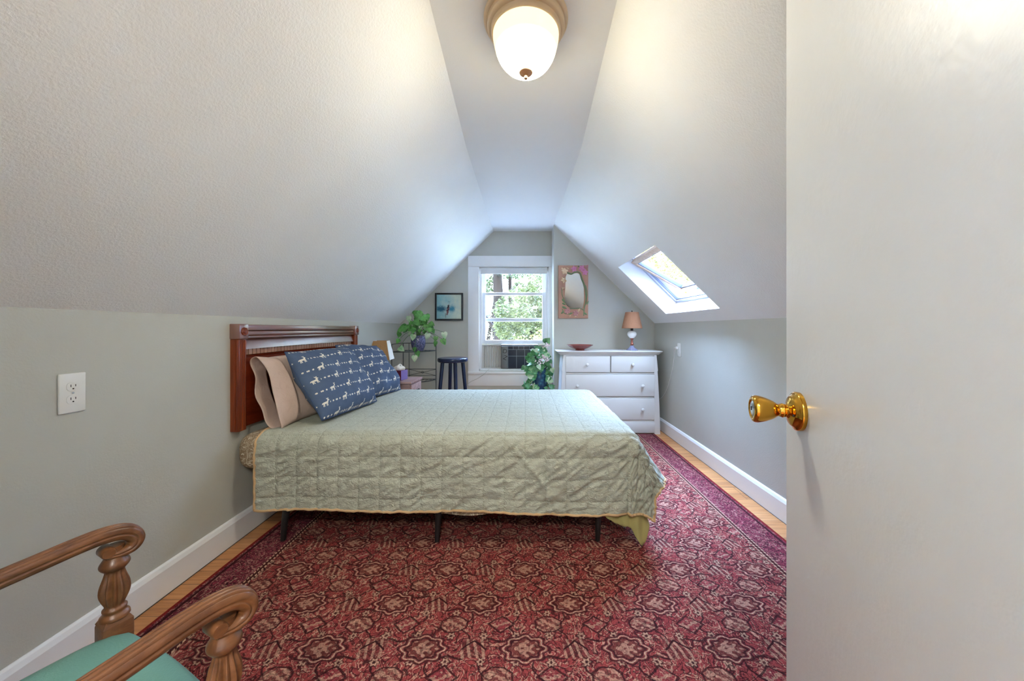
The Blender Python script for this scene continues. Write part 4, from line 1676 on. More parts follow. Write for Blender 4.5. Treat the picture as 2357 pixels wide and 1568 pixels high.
dl, dr = DXa + 0.052, DXb - 0.052
dm_ = lerp(dl, dr, 0.507)
drawer(dl, dm_ - 0.006, 0.645, 0.815, (0.647,))
drawer(dm_ + 0.006, dr, 0.645, 0.815, (1.118,))
drawer(dl, dr, 0.395, 0.622, (0.545, 1.222))
drawer(dl, dr, 0.150, 0.376, (0.545, 1.222))

bm = NB()
MB_ = Matrix.Translation((0.592, 3.735, DTZ))
lathe(bm, smoothp([(0.050, 0.0), (0.048, 0.010), (0.060, 0.016), (0.095, 0.030), (0.135, 0.054), (0.140, 0.060), (0.133, 0.058), (0.090, 0.034), (0.05, 0.022), (0.0, 0.018)], 3), MB_, 48)
tag(obj('bowl', bm, M['redglaze']), 'shallow red footed bowl on the left end of the dresser', 'bowl')

t = thing('table_lamp', 'table lamp with tan shade and white glass globe on the dresser', 'lamp', (1.156, 3.75, DTZ))
MT = Matrix.Translation((1.156, 3.75, DTZ))
bm = NB()
lathe(bm, smoothp([(0.057, 0.0), (0.058, 0.008), (0.045, 0.016), (0.030, 0.030), (0.020, 0.044), (0.014, 0.052)], 3), MT, 40, wob=lambda a, z: 0.05 * math.cos(a * 12) * (1 if z < 0.03 else 0.3))
obj('base', bm, M['crystal'], t)
bm = NB()
lathe(bm, smoothp([(0.012, 0.050), (0.016, 0.058), (0.018, 0.068), (0.013, 0.080), (0.010, 0.086), (0.014, 0.092), (0.010, 0.104), (0.013, 0.116), (0.020, 0.128), (0.022, 0.134)], 3), MT, 28)
obj('stem', bm, M['bronze'], t)
bm = NB()
lathe(bm, smoothp([(0.020, 0.130), (0.036, 0.146), (0.048, 0.168), (0.046, 0.190), (0.032, 0.206), (0.014, 0.211)], 4), MT, 40)
obj('globe', bm, M['milk'], t)
bm = NB()
lathe(bm, [(0.014, 0.208), (0.014, 0.246), (0.009, 0.250), (0.009, 0.280), (0.0, 0.280)], MT, 20)
tube(bm, [MT @ Vector((0, 0, 0.28)), MT @ Vector((0, 0, 0.418))], 0.003, 8)
for a in range(3):
    tube(bm, [MT @ Vector((0, 0, 0.405)), MT @ Vector((0.067 * math.cos(a * 2.1), 0.067 * math.sin(a * 2.1), 0.405))], 0.0018, 6)
obj('socket', bm, M['iron'], t)
bm = NB()
lathe(bm, [(0.106, 0.236), (0.107, 0.240), (0.070, 0.408), (0.068, 0.411)], MT, 56, caps=False)
sh = obj('lamp_shade', bm, M['tan_shade'], t)
so_ = sh.modifiers.new('thickness', 'SOLIDIFY')
so_.thickness = 0.0025
bm = NB()
lathe(bm, [(0.004, 0.412), (0.007, 0.418), (0.006, 0.426), (0.0, 0.430)], MT, 16)
obj('finial', bm, M['iron'], t)

# ================================================================== mirror with flowered frame
mc = at(1319, 672.5, YM)
mw, mh = 0.170, 0.302
t = thing('wall_mirror', 'mirror in a painted clay frame with sculpted flowers beside the window', 'mirror', (mc.x, YM, mc.z))
MM = Matrix.Translation((mc.x, YM - 0.001, mc.z)) @ Matrix(((1, 0, 0, 0), (0, 0, -1, 0), (0, 1, 0, 0), (0, 0, 0, 1)))   # x right, y up, z into the room


def mpx(px, py): return ((px - 530) / 372 * mw, (783 - py) / 660 * mh)


inner = [mpx(*q) for q in ((385, 312), (480, 345), (560, 318), (640, 312), (700, 350), (735, 450), (790, 600), (800, 760), (805, 950), (790, 1080), (755, 1190), (640, 1185), (520, 1190),
                           (430, 1170), (340, 1080), (315, 900), (330, 700), (335, 520), (345, 400))]
inner = [p[:2] for p in smoothp(inner + [inner[0]], 3)][:-1]
bm = NB()
na = len(inner)


def outer_pt(p):
    s_ = min(mw / max(abs(p[0]), 1e-6), mh / max(abs(p[1]), 1e-6))
    return (p[0] * s_, p[1] * s_)


outp = [outer_pt(p) for p in inner]
for c_ in ((mw, mh), (-mw, mh), (-mw, -mh), (mw, -mh)):
    k_ = min(range(na), key=lambda i: (outp[i][0] - c_[0]) ** 2 + (outp[i][1] - c_[1]) ** 2)
    outp[k_] = c_
rs_ = []
for (f, z) in ((0.0, 0.006), (0.0, 0.016), (0.12, 0.023), (0.5, 0.026), (0.94, 0.024), (1.0, 0.018), (1.0, 0.0)):
    rs_.append([bm.verts.new(MM @ Vector((lerp(i_[0], o_[0], f), lerp(i_[1], o_[1], f), z))) for i_, o_ in zip(inner, outp)])
for a, b in zip(rs_, rs_[1:]):
    for k_ in range(na):
        bm.faces.new((a[k_], a[(k_ + 1) % na], b[(k_ + 1) % na], b[k_]))
obj('frame', bm, M['terracotta'], t)
bm = NB()
prism(bm, [MM @ Vector((p[0] * 1.03, p[1] * 1.03, 0.006)) for p in inner], MM.to_3x3() @ Vector((0, 0, 0.003)))
obj('glass', bm, M['mirror'], t, smooth=False)


def petal(b_, c, ang, L, W, lift, z0=0.024):
    """rounded petal from centre c"""
    n1, n2 = 7, 5
    g = []
    for i in range(n1):
        f = i / (n1 - 1)
        wd = W * math.sin(PI * min(1, 0.08 + 0.92 * f) ** 0.8) if f < 1 else 0.0
        row = []
        for j in range(n2):
            q = j / (n2 - 1) * 2 - 1
            x, y = f * L, q * wd
            row.append(b_.verts.new(MM @ Vector((c[0] + x * math.cos(ang) - y * math.sin(ang), c[1] + x * math.sin(ang) + y * math.cos(ang),
                                                 z0 + lift * math.sin(f * PI * 0.8) + 0.006 * (1 - q * q)))))
        g.append(row)
    for i in range(n1 - 1):
        for j in range(n2 - 1):
            b_.faces.new((g[i][j], g[i][j + 1], g[i + 1][j + 1], g[i + 1][j]))


def flower(c, size, npet, rot, mat, spread=2 * PI):
    b_ = NB()
    for k_ in range(npet):
        petal(b_, c, rot + spread * k_ / npet, size, size * 0.36, 0.010)
    lathe(b_, [(size * 0.18, 0.0), (size * 0.16, 0.008), (0, 0.012)], MM @ Matrix.Translation((c[0], c[1], 0.026)), 10)
    return obj('flower', b_, mat, t, ang=60)


for (px, py, s_, k_, r_, mt_) in ((545, 215, 0.040, 5, 0.5, 'fpink'), (735, 200, 0.042, 5, 1.0, 'fpink'), (815, 300, 0.040, 5, 0.2, 'fpink'), (860, 165, 0.030, 3, 1.0, 'frose'),
                                  (310, 280, 0.044, 5, 0.3, 'fcream'), (285, 490, 0.038, 5, 0.9, 'fcream'), (375, 1265, 0.040, 6, 0.4, 'frose'), (590, 1315, 0.040, 5, 0.1, 'frose'),
                                  (265, 700, 0.022, 3, -1.9, 'fcream')):
    flower(mpx(px, py), s_, k_, r_, M[mt_])
for (px, py, a_, L_) in ((640, 1280, 1.0, 0.05), (560, 1400, 0.3, 0.03), (430, 1400, 0.9, 0.03), (420, 215, 2.8, 0.035), (230, 190, -0.6, 0.05)):
    bm = NB()
    petal(bm, mpx(px, py), a_, L_, L_ * 0.22, 0.006)
    obj('bud', bm, M['fcream'], t, ang=60)
bm = NB()


def stemline(pts_, r_):
    tube(bm, [MM @ Vector((p[0], p[1], 0.026)) for p in smoothp([mpx(*q) for q in pts_], 5)], r_, 8)


stemline([(380, 300), (480, 335), (560, 300), (650, 290), (710, 340), (745, 450), (800, 600), (835, 800), (845, 1000), (800, 1200), (790, 1380)], 0.0065)
stemline([(835, 620), (870, 800), (850, 1000)], 0.005)
stemline([(240, 700), (250, 850), (290, 960), (300, 1080)], 0.004)
stemline([(440, 1200), (560, 1200), (700, 1195), (780, 1240)], 0.005)
stemline([(250, 1210), (300, 1310), (400, 1340), (470, 1320)], 0.004)
for (px, py, a_, L_) in ((250, 960, -0.9, 0.06), (250, 1060, -0.5, 0.05), (250, 1150, -0.4, 0.06), (230, 1330, 0.9, 0.05), (790, 1300, -0.6, 0.05), (860, 1100, 1.1, 0.05), (640, 160, 0.4, 0.04), (420, 1340, 0.4, 0.05)):
    petal(bm, mpx(px, py), a_, L_, L_ * 0.2, 0.004)
obj('stem_relief', bm, M['fgreen'], t, ang=60)

# ================================================================== painting
a, b = at(1002.5, 675, YW), at(1066.5, 738, YW)
t = thing('framed_painting', 'small square abstract blue painting in a black frame left of the window', 'painting', ((a.x + b.x) / 2, YW, (a.z + b.z) / 2))
bm = NB()
fw = 0.020
for q in ((a.x, b.z, a.x + fw, a.z), (b.x - fw, b.z, b.x, a.z), (a.x + fw, b.z, b.x - fw, b.z + fw), (a.x + fw, a.z - fw, b.x - fw, a.z)):
    box(bm, q[0], YW - 0.035, q[1], q[2], YW - 0.001, q[3], 0.002)
obj('frame', bm, M['black'], t)
bm = NB()
box(bm, a.x + fw - 0.002, YW - 0.022, b.z + fw - 0.002, b.x - fw + 0.002, YW - 0.004, a.z - fw + 0.002)
uv_planar(bm, lambda c: ((c.x - a.x) / (b.x - a.x), (c.z - b.z) / (a.z - b.z)))
obj('canvas', bm, M['painting'], t, smooth=False)

# ================================================================== roller shade and air conditioner in the window
t = thing('roller_shade', 'white roller shade rolled up at the top of the gable window', 'window shade', ((SX0 + SX1) / 2, YW + 0.016, 1.84))
bm = NB()
lathe(bm, [(0.024, 0), (0.024, SX1 - SX0 - 0.008)], Matrix.Translation((SX0 + 0.004, YW + 0.005, 1.836)) @ Matrix.Rotation(R(90), 4, 'Y'), 28)
obj('roll', bm, M['shade'], t)
bm = NB()
box(bm, SX0 + 0.006, YW - 0.016, 1.788, SX1 - 0.006, YW - 0.0145, 1.836)
obj('fabric', bm, M['shade'], t)
bm = NB()
box(bm, SX0 + 0.006, YW - 0.020, 1.776, SX1 - 0.006, YW - 0.010, 1.790, 0.003)
obj('hem_bar', bm, M['shade'], t)

t = thing('air_conditioner', 'window air conditioner with pleated side panel under the raised sash', 'air conditioner', (0.0, YW + 0.05, 0.606))
ax0, ax1, az0, az1 = -0.294, 0.165, 0.608, 0.905
bm = NB()
box(bm, ax0, YW - 0.020, az0, ax1, YW + 0.42, az1, 0.006)
obj('casing', bm, M['acgrey'], t)
bm = NB()
box(bm, ax0 + 0.004, YW - 0.030, az0 + 0.006, ax0 + 0.082, YW - 0.018, az1 - 0.02, 0.004)
cp = obj('control_panel', bm, M['acgrey'], t)
# dark raised symbols on the control panel
for ch, zz_, rz_ in (('D', 0.800, 0.25), ('Z', 0.722, 0.1)):
    cu = bpy.data.curves.new('symbol', 'FONT')
    cu.body = ch
    cu.size = 0.075
    cu.extrude = 0.001
    cu.align_x = 'CENTER'
    tmp = bpy.data.objects.new('symbol', cu)
    COL.objects.link(tmp)
    dg = bpy.context.evaluated_depsgraph_get()
    me = bpy.data.meshes.new_from_object(tmp.evaluated_get(dg))
    bpy.data.objects.remove(tmp)
    me.transform(Matrix.Translation((ax0 + 0.044, YW - 0.0315, zz_)) @ Matrix.Rotation(R(90), 4, 'X') @ Matrix.Rotation(rz_ - 0.5, 4, 'Z'))
    me.materials.clear()
    obj('symbol', me, M['slot'], cp, smooth=False)
bm = NB()
box(bm, ax0 + 0.084, YW - 0.024, az0 + 0.006, ax1 - 0.004, YW - 0.016, az1 - 0.02, 0.002)
for k in range(16):
    z = az0 + 0.018 + k * 0.016
    box(bm, ax0 + 0.09, YW - 0.027, z, ax1 - 0.01, YW - 0.023, z + 0.003)
gr = obj('louvre_grille', bm, M['acdark'], t)
bm = NB()
for z in (0.762, 0.842, 0.884):
    box(bm, ax0 + 0.088, YW - 0.031, z, ax1 - 0.006, YW - 0.025, z + 0.004)
for x in (0.085, 0.19, 0.29):
    box(bm, ax0 + x, YW - 0.031, az0 + 0.01, ax0 + x + 0.004, YW - 0.025, 0.842)
for x in (0.085, 0.15, 0.215, 0.28, 0.35):
    box(bm, ax0 + x, YW - 0.031, 0.842, ax0 + x + 0.004, YW - 0.025, 0.886)
obj('louvre_rib', bm, M['aclight'], t)


def accordion(x0, x1):
    b_ = NB()
    n_ = 12
    prev = None
    for k in range(n_ * 2 + 1):
        x = lerp(x0, x1, k / (n_ * 2))
        y = YW + 0.040 - (0.010 if k % 2 else 0.0)
        cur = (b_.verts.new((x, y, 0.608)), b_.verts.new((x, y, 0.902)))
        if prev: b_.faces.new((prev[0], cur[0], cur[1], prev[1]))
        prev = cur
    if x0 < -0.4: box(b_, x0, YW + 0.020, 0.606, x0 + 0.042, YW + 0.050, 0.907)
    box(b_, x0, YW + 0.022, 0.890, x1, YW + 0.05, 0.907)
    box(b_, x0, YW + 0.022, 0.606, x1, YW + 0.05, 0.616)
    obj('side_panel', b_, M['acpanel'], t, smooth=False)


accordion(SX0 + 0.002, ax0)
accordion(ax1, SX1 - 0.002)
bm = NB()
pth = [(-0.44, YW - 0.02, 0.60), (-0.46, YW - 0.055, 0.585), (-0.50, YW - 0.058, 0.545), (-0.58, YW - 0.035, 0.49), (-0.70, YW - 0.03, 0.42), (-0.78, YW - 0.03, 0.25), (-0.84, YW - 0.03, 0.03)]
tube(bm, smoothp(pth, 5), 0.003, 8)
obj('cord', bm, M['acpanel'], t)
# ================================================================== navy stool
sx_, sy_, sz_ = -0.815, 3.93, 0.774
t = thing('stool', 'round navy blue wooden stool standing under the painting', 'stool', (sx_, sy_, 0))
MT = Matrix.Translation((sx_, sy_, 0))
bm = NB()
lathe(bm, smoothp([(0.150, sz_ - 0.050), (0.164, sz_ - 0.044), (0.170, sz_ - 0.028), (0.168, sz_ - 0.010), (0.158, sz_ - 0.002), (0.12, sz_), (0.0, sz_ - 0.004)], 3), MT, 48)
obj('seat', bm, M['navy'], t)
for a in (25, 115, 205, 295):
    ca, sa_ = math.cos(R(a)), math.sin(R(a))
    bm = NB()
    tube(bm, [(sx_ + 0.185 * ca, sy_ + 0.185 * sa_, 0.0), (sx_ + 0.15 * ca, sy_ + 0.15 * sa_, 0.35), (sx_ + 0.115 * ca, sy_ + 0.115 * sa_, sz_ - 0.048)], [0.0165, 0.0195, 0.021], 14)
    obj('leg', bm, M['navy'], t)
for (a, b, z) in ((25, 115, 0.22), (205, 295, 0.22), (115, 205, 0.28), (295, 25, 0.28)):
    r_ = lerp(0.185, 0.115, z / sz_)
    bm = NB()
    tube(bm, [(sx_ + r_ * math.cos(R(a)), sy_ + r_ * math.sin(R(a)), z), (sx_ + r_ * math.cos(R(b)), sy_ + r_ * math.sin(R(b)), z)], 0.010, 10)
    obj('stretcher', bm, M['navy'], t)

# ================================================================== corner plant stand with potted pothos
px0, px1, py1 = -1.455, -1.045, 4.10
py0 = 3.80
t = thing('plant_stand', 'grey wire corner plant stand with three quarter round shelves behind the bed', 'plant stand', ((px0 + px1) / 2, 3.95, 0))
SH = (0.845, 0.505, 0.20)
posts = [(px0 + 0.02, py1), (px1, py1 - 0.01), (px0, py0), (px0 + 0.09, py1 - 0.005)]
for (x, y) in posts[:3]:
    bm = NB()
    tube(bm, [(x, y, 0.0), (x, y, 0.93)], 0.005, 8)
    obj('leg', bm, M['wire'], t)
bm = NB()
tube(bm, [(posts[3][0], posts[3][1], 0.0), (posts[3][0], posts[3][1], 0.93)], 0.004, 8)
obj('brace', bm, M['wire'], t)
for z in SH:
    bm = NB()
    arc = [(px0 + (px1 - px0) * math.sin(a_), py1 - (py1 - py0) * math.cos(a_)) for a_ in [PI / 2 * k / 18 for k in range(19)]]
    tube(bm, [(x, y, z) for x, y in arc], 0.006, 8)
    tube(bm, [(px0, py0, z), (px0, py1, z), (px1, py1, z)], 0.005, 8)
    for k in range(1, 9):
        f = k / 9
        x = lerp(px0, px1, f)
        yv = py1 - (py1 - py0) * math.sqrt(max(0, 1 - f * f))
        tube(bm, [(x, yv, z), (x, py1, z)], 0.0028, 6)
    obj('shelf', bm, M['wire'], t)
bm = NB()
tube(bm, [(px0, py0, 0.93), (px0, py1, 0.93), (px1, py1, 0.93)], 0.004, 8)
obj('guard_rail', bm, M['wire'], t)
bm = NB()
tube(bm, [(px0, py0, 0.625), (px0, py1, 0.625), (px1, py1, 0.625)], 0.004, 8)
tube(bm, [(px0 + 0.09, py1, 0.622), (px1, py1, 0.548)], 0.003, 6)
tube(bm, [(px0 + 0.09, py1, 0.552), (px1, py1, 0.622)], 0.003, 6)
tube(bm, [(px0, py1, 0.548), (px1, py1, 0.548)], 0.003, 6)
obj('wire_back', bm, M['wire'], t)
bm = NB()
MC_ = Matrix.Translation(((px0 + 0.09 + px1) / 2, py1 - 0.004, 0.587)) @ Matrix.Rotation(R(90), 4, 'X')
tube(bm, [MC_ @ Vector((0.012 * math.cos(a_), 0.012 * math.sin(a_), 0)) for a_ in [2 * PI * k / 14 for k in range(15)]], 0.003, 6, False)
obj('wire_ring', bm, M['wire'], t)


def leaf(b_, base, d, up, L, W, fold=0.18, curl=0.25):
    """heart-shaped leaf: base at the stalk, d along the midrib, up = blade normal"""
    d = d.normalized()
    s_ = d.cross(up).normalized()
    u_ = s_.cross(d).normalized()
    prof_ = [(-0.10, 0.0, 0.24), (0.0, 0.0, 0.46), (0.14, 0.0, 0.54), (0.34, 0.0, 0.52), (0.58, 0.0, 0.38), (0.80, 0.0, 0.19), (1.0, 0.0, 0.0)]
    rows = []
    for f, _, hw in prof_:
        fm = max(0.0, f)
        z = -curl * fm * fm * L
        row = []
        for q in (-1, -0.5, 0, 0.5, 1):
            ff = f if abs(q) > 0.3 else max(f, 0.0)
            row.append(b_.verts.new(base + d * (ff * L) + s_ * (q * hw * W) + u_ * (z + fold * abs(q) * hw * W * (1 - 0.6 * abs(q)))))
        rows.append(row)
    for A, B in zip(rows, rows[1:]):
        for k in range(4):
            b_.faces.new((A[k], A[k + 1], B[k + 1], B[k]))


pc = Vector((-1.205, 3.93, SH[0] + 0.004))
t = thing('potted_pothos', 'trailing green pothos in a blue purple pot on the wire stand', 'plant', pc)
MT = Matrix.Translation(pc)
bm = NB()
lathe(bm, smoothp([(0.0, 0.0), (0.046, 0.0), (0.060, 0.018), (0.076, 0.062), (0.079, 0.105), (0.074, 0.148), (0.068, 0.168), (0.071, 0.176), (0.064, 0.174), (0.066, 0.145)], 4), MT, 48)
obj('pot', bm, M['potblue'], t)
bm = NB()
lathe(bm, [(0.066, 0.150), (0.0, 0.156)], MT, 24, caps=False)
obj('soil', bm, M['soil'], t)
lv = [(740, 440, 200, 200), (870, 275, 120, -90), (985, 150, 110, 40), (1080, 215, 190, -35), (1200, 235, 140, -60), (1160, 320, 140, -70), (955, 350, 100, -60), (1080, 430, 100, -110),
      (880, 530, 130, -120), (945, 600, 120, -95), (1205, 580, 120, -100), (1270, 400, 130, -40), (1310, 490, 90, -60), (670, 670, 100, -120), (735, 810, 130, -30), (970, 820, 90, -100),
      (1030, 900, 110, -70), (975, 985, 120, -85), (1352, 630, 100, -100), (1345, 720, 110, -110), (1500, 680, 130, -60), (1515, 560, 130, -75), (1060, 485, 70, -90), (900, 450, 120, -140),
      (1180, 420, 110, -80), (1120, 375, 110, -60), (1000, 290, 110, -100), (900, 350, 100, -120), (1240, 470, 100, -70), (1130, 270, 120, -30), (1040, 250, 100, 20), (800, 480, 130, -150),
      (1000, 420, 120, -80), (950, 480, 110, -100), (1150, 500, 90, -90), (1020, 340, 130, -50), (690, 560, 110, -110), (1290, 360, 100, -30), (830, 400, 110, 170), (1100, 330, 110, -20)]
rl = random.Random(3)
bg_, bp_, bv_ = NB(), NB(), NB()
crown = pc + Vector((0, 0, 0.175))
for k, (zx_, zy_, sz, ang) in enumerate(lv):
    u, v = 830 + zx_ / 7.84, 700 + zy_ / 7.84
    Y = pc.y - 0.06 + rl.uniform(-0.09, 0.07) if zy_ < 560 else pc.y - 0.10 + rl.uniform(-0.03, 0.03)
    if zx_ > 1300: Y = pc.y - 0.02
    p = at(u, v, Y)
    L = sz / 7.84 * Y / FPX * 0.95
    an = R(ang)
    d = Vector((math.cos(an), rl.uniform(-0.5, 0.1), math.sin(an)))
    up = Vector((rl.uniform(-0.4, 0.4), -1.0, rl.uniform(0.3, 0.9)))
    base = p - d.normalized() * L * 0.45
    leaf(bp_ if k in (1, 8, 9, 14, 17, 21, 10, 7) else bg_, base, d, up, L, L * 0.86)
    mid = (crown + base) / 2 + Vector((0, -0.02, 0.05 + 0.1 * max(0, (crown.z - base.z))))
    tube(bv_, smoothp([tuple(crown + Vector((rl.uniform(-.03, .03), rl.uniform(-.03, .03), -0.01))), tuple(mid), tuple(base)], 4), 0.0022, 5)
for b_ in (bg_, bp_):
    pass
obj('foliage', bg_, M['pothos'], t, ang=60)
o_ = obj('pale_foliage', bp_, M['pothos_pale'], t, ang=60)
o_['label'] = 'pale variegated leaves'
obj('vine', bv_, M['stem'], t)

# ================================================================== vine in a tall teal pot before the window
pc = Vector((0.165, 3.80, 0.0))
t = thing('potted_ivy', 'bushy ivy with pale blossoms in a teal pot below the window', 'plant', pc)
MT = Matrix.Translation(pc)
bm = NB()
lathe(bm, smoothp([(0.0, 0.0), (0.085, 0.0), (0.092, 0.02), (0.080, 0.10), (0.074, 0.25), (0.082, 0.42), (0.088, 0.56), (0.080, 0.64), (0.072, 0.665), (0.077, 0.675), (0.068, 0.672), (0.068, 0.64)], 4), MT, 48)
obj('pot', bm, M['potteal'], t)
bm = NB()
lathe(bm, [(0.069, 0.645), (0.0, 0.655)], MT, 24, caps=False)
obj('soil', bm, M['soil'], t)
b1, b2, b3, bv_ = NB(), NB(), NB(), NB()
rl = random.Random(21)
crown = pc + Vector((0, 0, 0.66))
for k in range(150):
    if k < 95:                                    # mound above the pot
        d0 = Vector((rl.gauss(0, 1), rl.gauss(0, 1), rl.gauss(0, 1))).normalized()
        p = pc + Vector((-0.015, -0.01, 0.765)) + Vector((d0.x * 0.16, d0.y * 0.12, d0.z * 0.15)) * rl.uniform(0.55, 1.0)
        L = rl.uniform(0.035, 0.065)
    else:                                         # trailing down the left and right of the pot
        p = pc + Vector((rl.choice((-0.135, -0.10, -0.06, 0.11)) + rl.uniform(-0.035, 0.035), rl.uniform(-0.10, -0.04), rl.uniform(0.44, 0.70)))
        L = rl.uniform(0.045, 0.075)
    d = Vector((rl.uniform(-1, 1), rl.uniform(-0.6, 0.2), rl.uniform(-1, 0.4)))
    up = Vector((rl.uniform(-0.5, 0.5), -1, rl.uniform(0.1, 1.0)))
    leaf(b2 if rl.random() < 0.22 else b1, p, d, up, L, L * 0.9)
    if k % 2 == 0:
        tube(bv_, smoothp([tuple(crown + Vector((rl.uniform(-.04, .04), rl.uniform(-.04, .04), 0))), tuple((crown + p) / 2 + Vector((0, 0, 0.05))), tuple(p)], 3), 0.0016, 5)
lf = pc + Vector((0.085, -0.05, 0.975))
leaf(b1, lf + Vector((-0.03, 0, -0.03)), Vector((0.5, -0.2, 0.6)), Vector((0.1, -1, 0.4)), 0.075, 0.085)
tube(bv_, smoothp([tuple(crown), tuple(crown + Vector((0.05, -0.02, 0.2))), tuple(lf)], 4), 0.002, 5)
for k in range(60):
    c_ = pc + Vector((0.025, -0.115, 0.775)) if k < 44 else pc + Vector((0.075, -0.10, 0.92))
    sp_ = (0.062, 0.02, 0.050) if k < 44 else (0.02, 0.01, 0.02)
    p = c_ + Vector((rl.gauss(0, 0.45) * sp_[0], rl.gauss(0, 0.5) * sp_[1], rl.gauss(0, 0.45) * sp_[2]))
    d = Vector((rl.uniform(-1, 1), -0.4, rl.uniform(-0.6, 1)))
    leaf(b3, p, d, Vector((rl.uniform(-.4, .4), -1, 0.5)), rl.uniform(0.014, 0.026), rl.uniform(0.010, 0.018))
obj('foliage', b1, M['ivy'], t, ang=60)
o_ = obj('pale_foliage', b2, M['pothos_pale'], t, ang=60)
o_['label'] = 'pale variegated leaves'
o_ = obj('blossom', b3, M['petal'], t, ang=60)
o_['label'] = 'pale pink blossoms'
obj('vine', bv_, M['stem'], t)

# ================================================================== nightstand, its lamp and tissue box
nx0, nx1, ny0, ny1, nzt = -1.475, -1.045, 3.17, 3.50, 0.616
t = thing('nightstand', 'reddish worn wooden nightstand in the corner beyond the bed head', 'nightstand', ((nx0 + nx1) / 2, (ny0 + ny1) / 2, 0), R(3))
bm = NB()
box(bm, nx0 - 0.0, ny0 - 0.01, nzt - 0.022, nx1 + 0.012, ny1 + 0.01, nzt, 0.004)
obj('top', bm, M['stand_wood'], t)
bm = NB()
box(bm, nx0 + 0.01, ny0 + 0.005, 0.30, nx1 - 0.005, ny1 - 0.005, nzt - 0.022, 0.003)
obj('body', bm, M['stand_wood'], t)
bm = NB()
box(bm, nx1 - 0.008, ny0 + 0.02, nzt - 0.165, nx1 + 0.008, ny1 - 0.02, nzt - 0.034, 0.004)
d_ = obj('drawer', bm, M['stand_wood'], t)
bm = NB()
lathe(bm, [(0.006, 0), (0.006, 0.012), (0.013, 0.018), (0.012, 0.026), (0, 0.029)], Matrix.Translation((nx1 + 0.008, (ny0 + ny1) / 2, nzt - 0.10)) @ Matrix.Rotation(R(90), 4, 'Y'), 18)
obj('knob', bm, M['iron'], d_)
for (x, y) in ((nx0 + 0.03, ny0 + 0.03), (nx1 - 0.03, ny0 + 0.03), (nx0 + 0.03, ny1 - 0.03), (nx1 - 0.03, ny1 - 0.03)):
    bm = NB()
    box(bm, x - 0.018, y - 0.018, RZ if x > -1.3 else 0.0, x + 0.018, y + 0.018, 0.305, 0.003)
    obj('leg', bm, M['stand_wood'], t)

lx, ly = -1.375, 3.335
t = thing('bedside_lamp', 'bedside lamp with tapered square shade in brown and cream on the nightstand', 'lamp', (lx, ly, nzt + 0.002))
MT = Matrix.Translation((lx, ly, nzt + 0.002)) @ Matrix.Rotation(R(8), 4, 'Z')
bm = NB()
lathe(bm, smoothp([(0.0, 0), (0.055, 0), (0.055, 0.012), (0.020, 0.022), (0.016, 0.05), (0.030, 0.09), (0.034, 0.12), (0.018, 0.155), (0.010, 0.17), (0.010, 0.21), (0, 0.212)], 3), MT, 32)
obj('base', bm, M['bronze'], t)
hb_, ht_, zb_, zt_ = 0.098, 0.062, 0.188, 0.368
cb_ = [(-1, -1), (1, -1), (1, 1), (-1, 1)]
for k, mt_ in enumerate((M['brown_panel'], M['cream_panel'], M['brown_panel'], M['cream_panel'])):
    a, b = cb_[k], cb_[(k + 1) % 4]
    bm = NB()
    nrm_ = Vector((a[0] + b[0], a[1] + b[1], 0)).normalized()
    P_ = [Vector((a[0] * hb_, a[1] * hb_, zb_)), Vector((b[0] * hb_, b[1] * hb_, zb_)), Vector((b[0] * ht_, b[1] * ht_, zt_)), Vector((a[0] * ht_, a[1] * ht_, zt_))]
    prism(bm, [MT @ p for p in P_], MT.to_3x3() @ (nrm_ * -0.003))
    s_ = obj('shade_panel', bm, mt_, t, smooth=False)
    s_['label'] = 'brown shade panel' if k % 2 == 0 else 'cream shade panel'
bm = NB()
for q in cb_:
    tube(bm, [MT @ Vector((0, 0, 0.352)), MT @ Vector((q[0] * ht_ * 0.98, q[1] * ht_ * 0.98, 0.352))], 0.002, 6)
tube(bm, [MT @ Vector((0, 0, 0.20)), MT @ Vector((0, 0, 0.352))], 0.004, 6)
obj('shade_spider', bm, M['iron'], t)

tx, ty = -1.195, 3.30
t = thing('tissue_box', 'maroon and purple tissue box with a white tissue on the nightstand', 'tissue box', (tx, ty, nzt + 0.003))
MT = Matrix.Translation((tx, ty, nzt + 0.003)) @ Matrix.Rotation(R(-12), 4, 'Z')
bm = NB()
box(bm, -0.056, -0.056, 0, 0.056, 0.056, 0.090, 0.001, 1, MT)
bx = obj('carton', bm, M['maroon'], t)
bm = NB()
box(bm, 0.0555, -0.056, 0.0, 0.0570, 0.056, 0.090, 0, 1, MT)
pp = obj('side_print', bm, M['purple'], bx)
pp['label'] = 'purple side of the carton'


def tis(i, j):
    a = 2 * PI * i / 18
    f = j / 7
    r_ = 0.030 * (1 - f) ** 0.7 + 0.014 * math.sin(f * PI) + 0.007 * math.sin(a * 4 + f * 3)
    return MT @ Vector((r_ * 1.5 * math.cos(a) + 0.012 * f, r_ * 0.7 * math.sin(a), 0.088 + 0.052 * f + 0.010 * math.sin(a * 2) * f))


obj('tissue', gridmesh('tissue', tis, 18, 8, close_u=True), M['tissue'], t, ang=180)

# ================================================================== armchair
O_ = Vector((-0.691, 0.6616, 0))
fv = Vector((0.425, 0.905, 0)).normalized()
sv = Vector((fv.y, -fv.x, 0))
MCH = Matrix.Translation(O_) @ Matrix(((sv.x, fv.x, 0, 0), (sv.y, fv.y, 0, 0), (0, 0, 1, 0), (0, 0, 0, 1)))   # x to the sitter's left.. y forward
t = thing('armchair', 'carved dark wooden armchair with teal seat in the near left corner', 'armchair', O_)
HW = 0.222
# seat
bm = NB()
n1, n2 = 30, 30


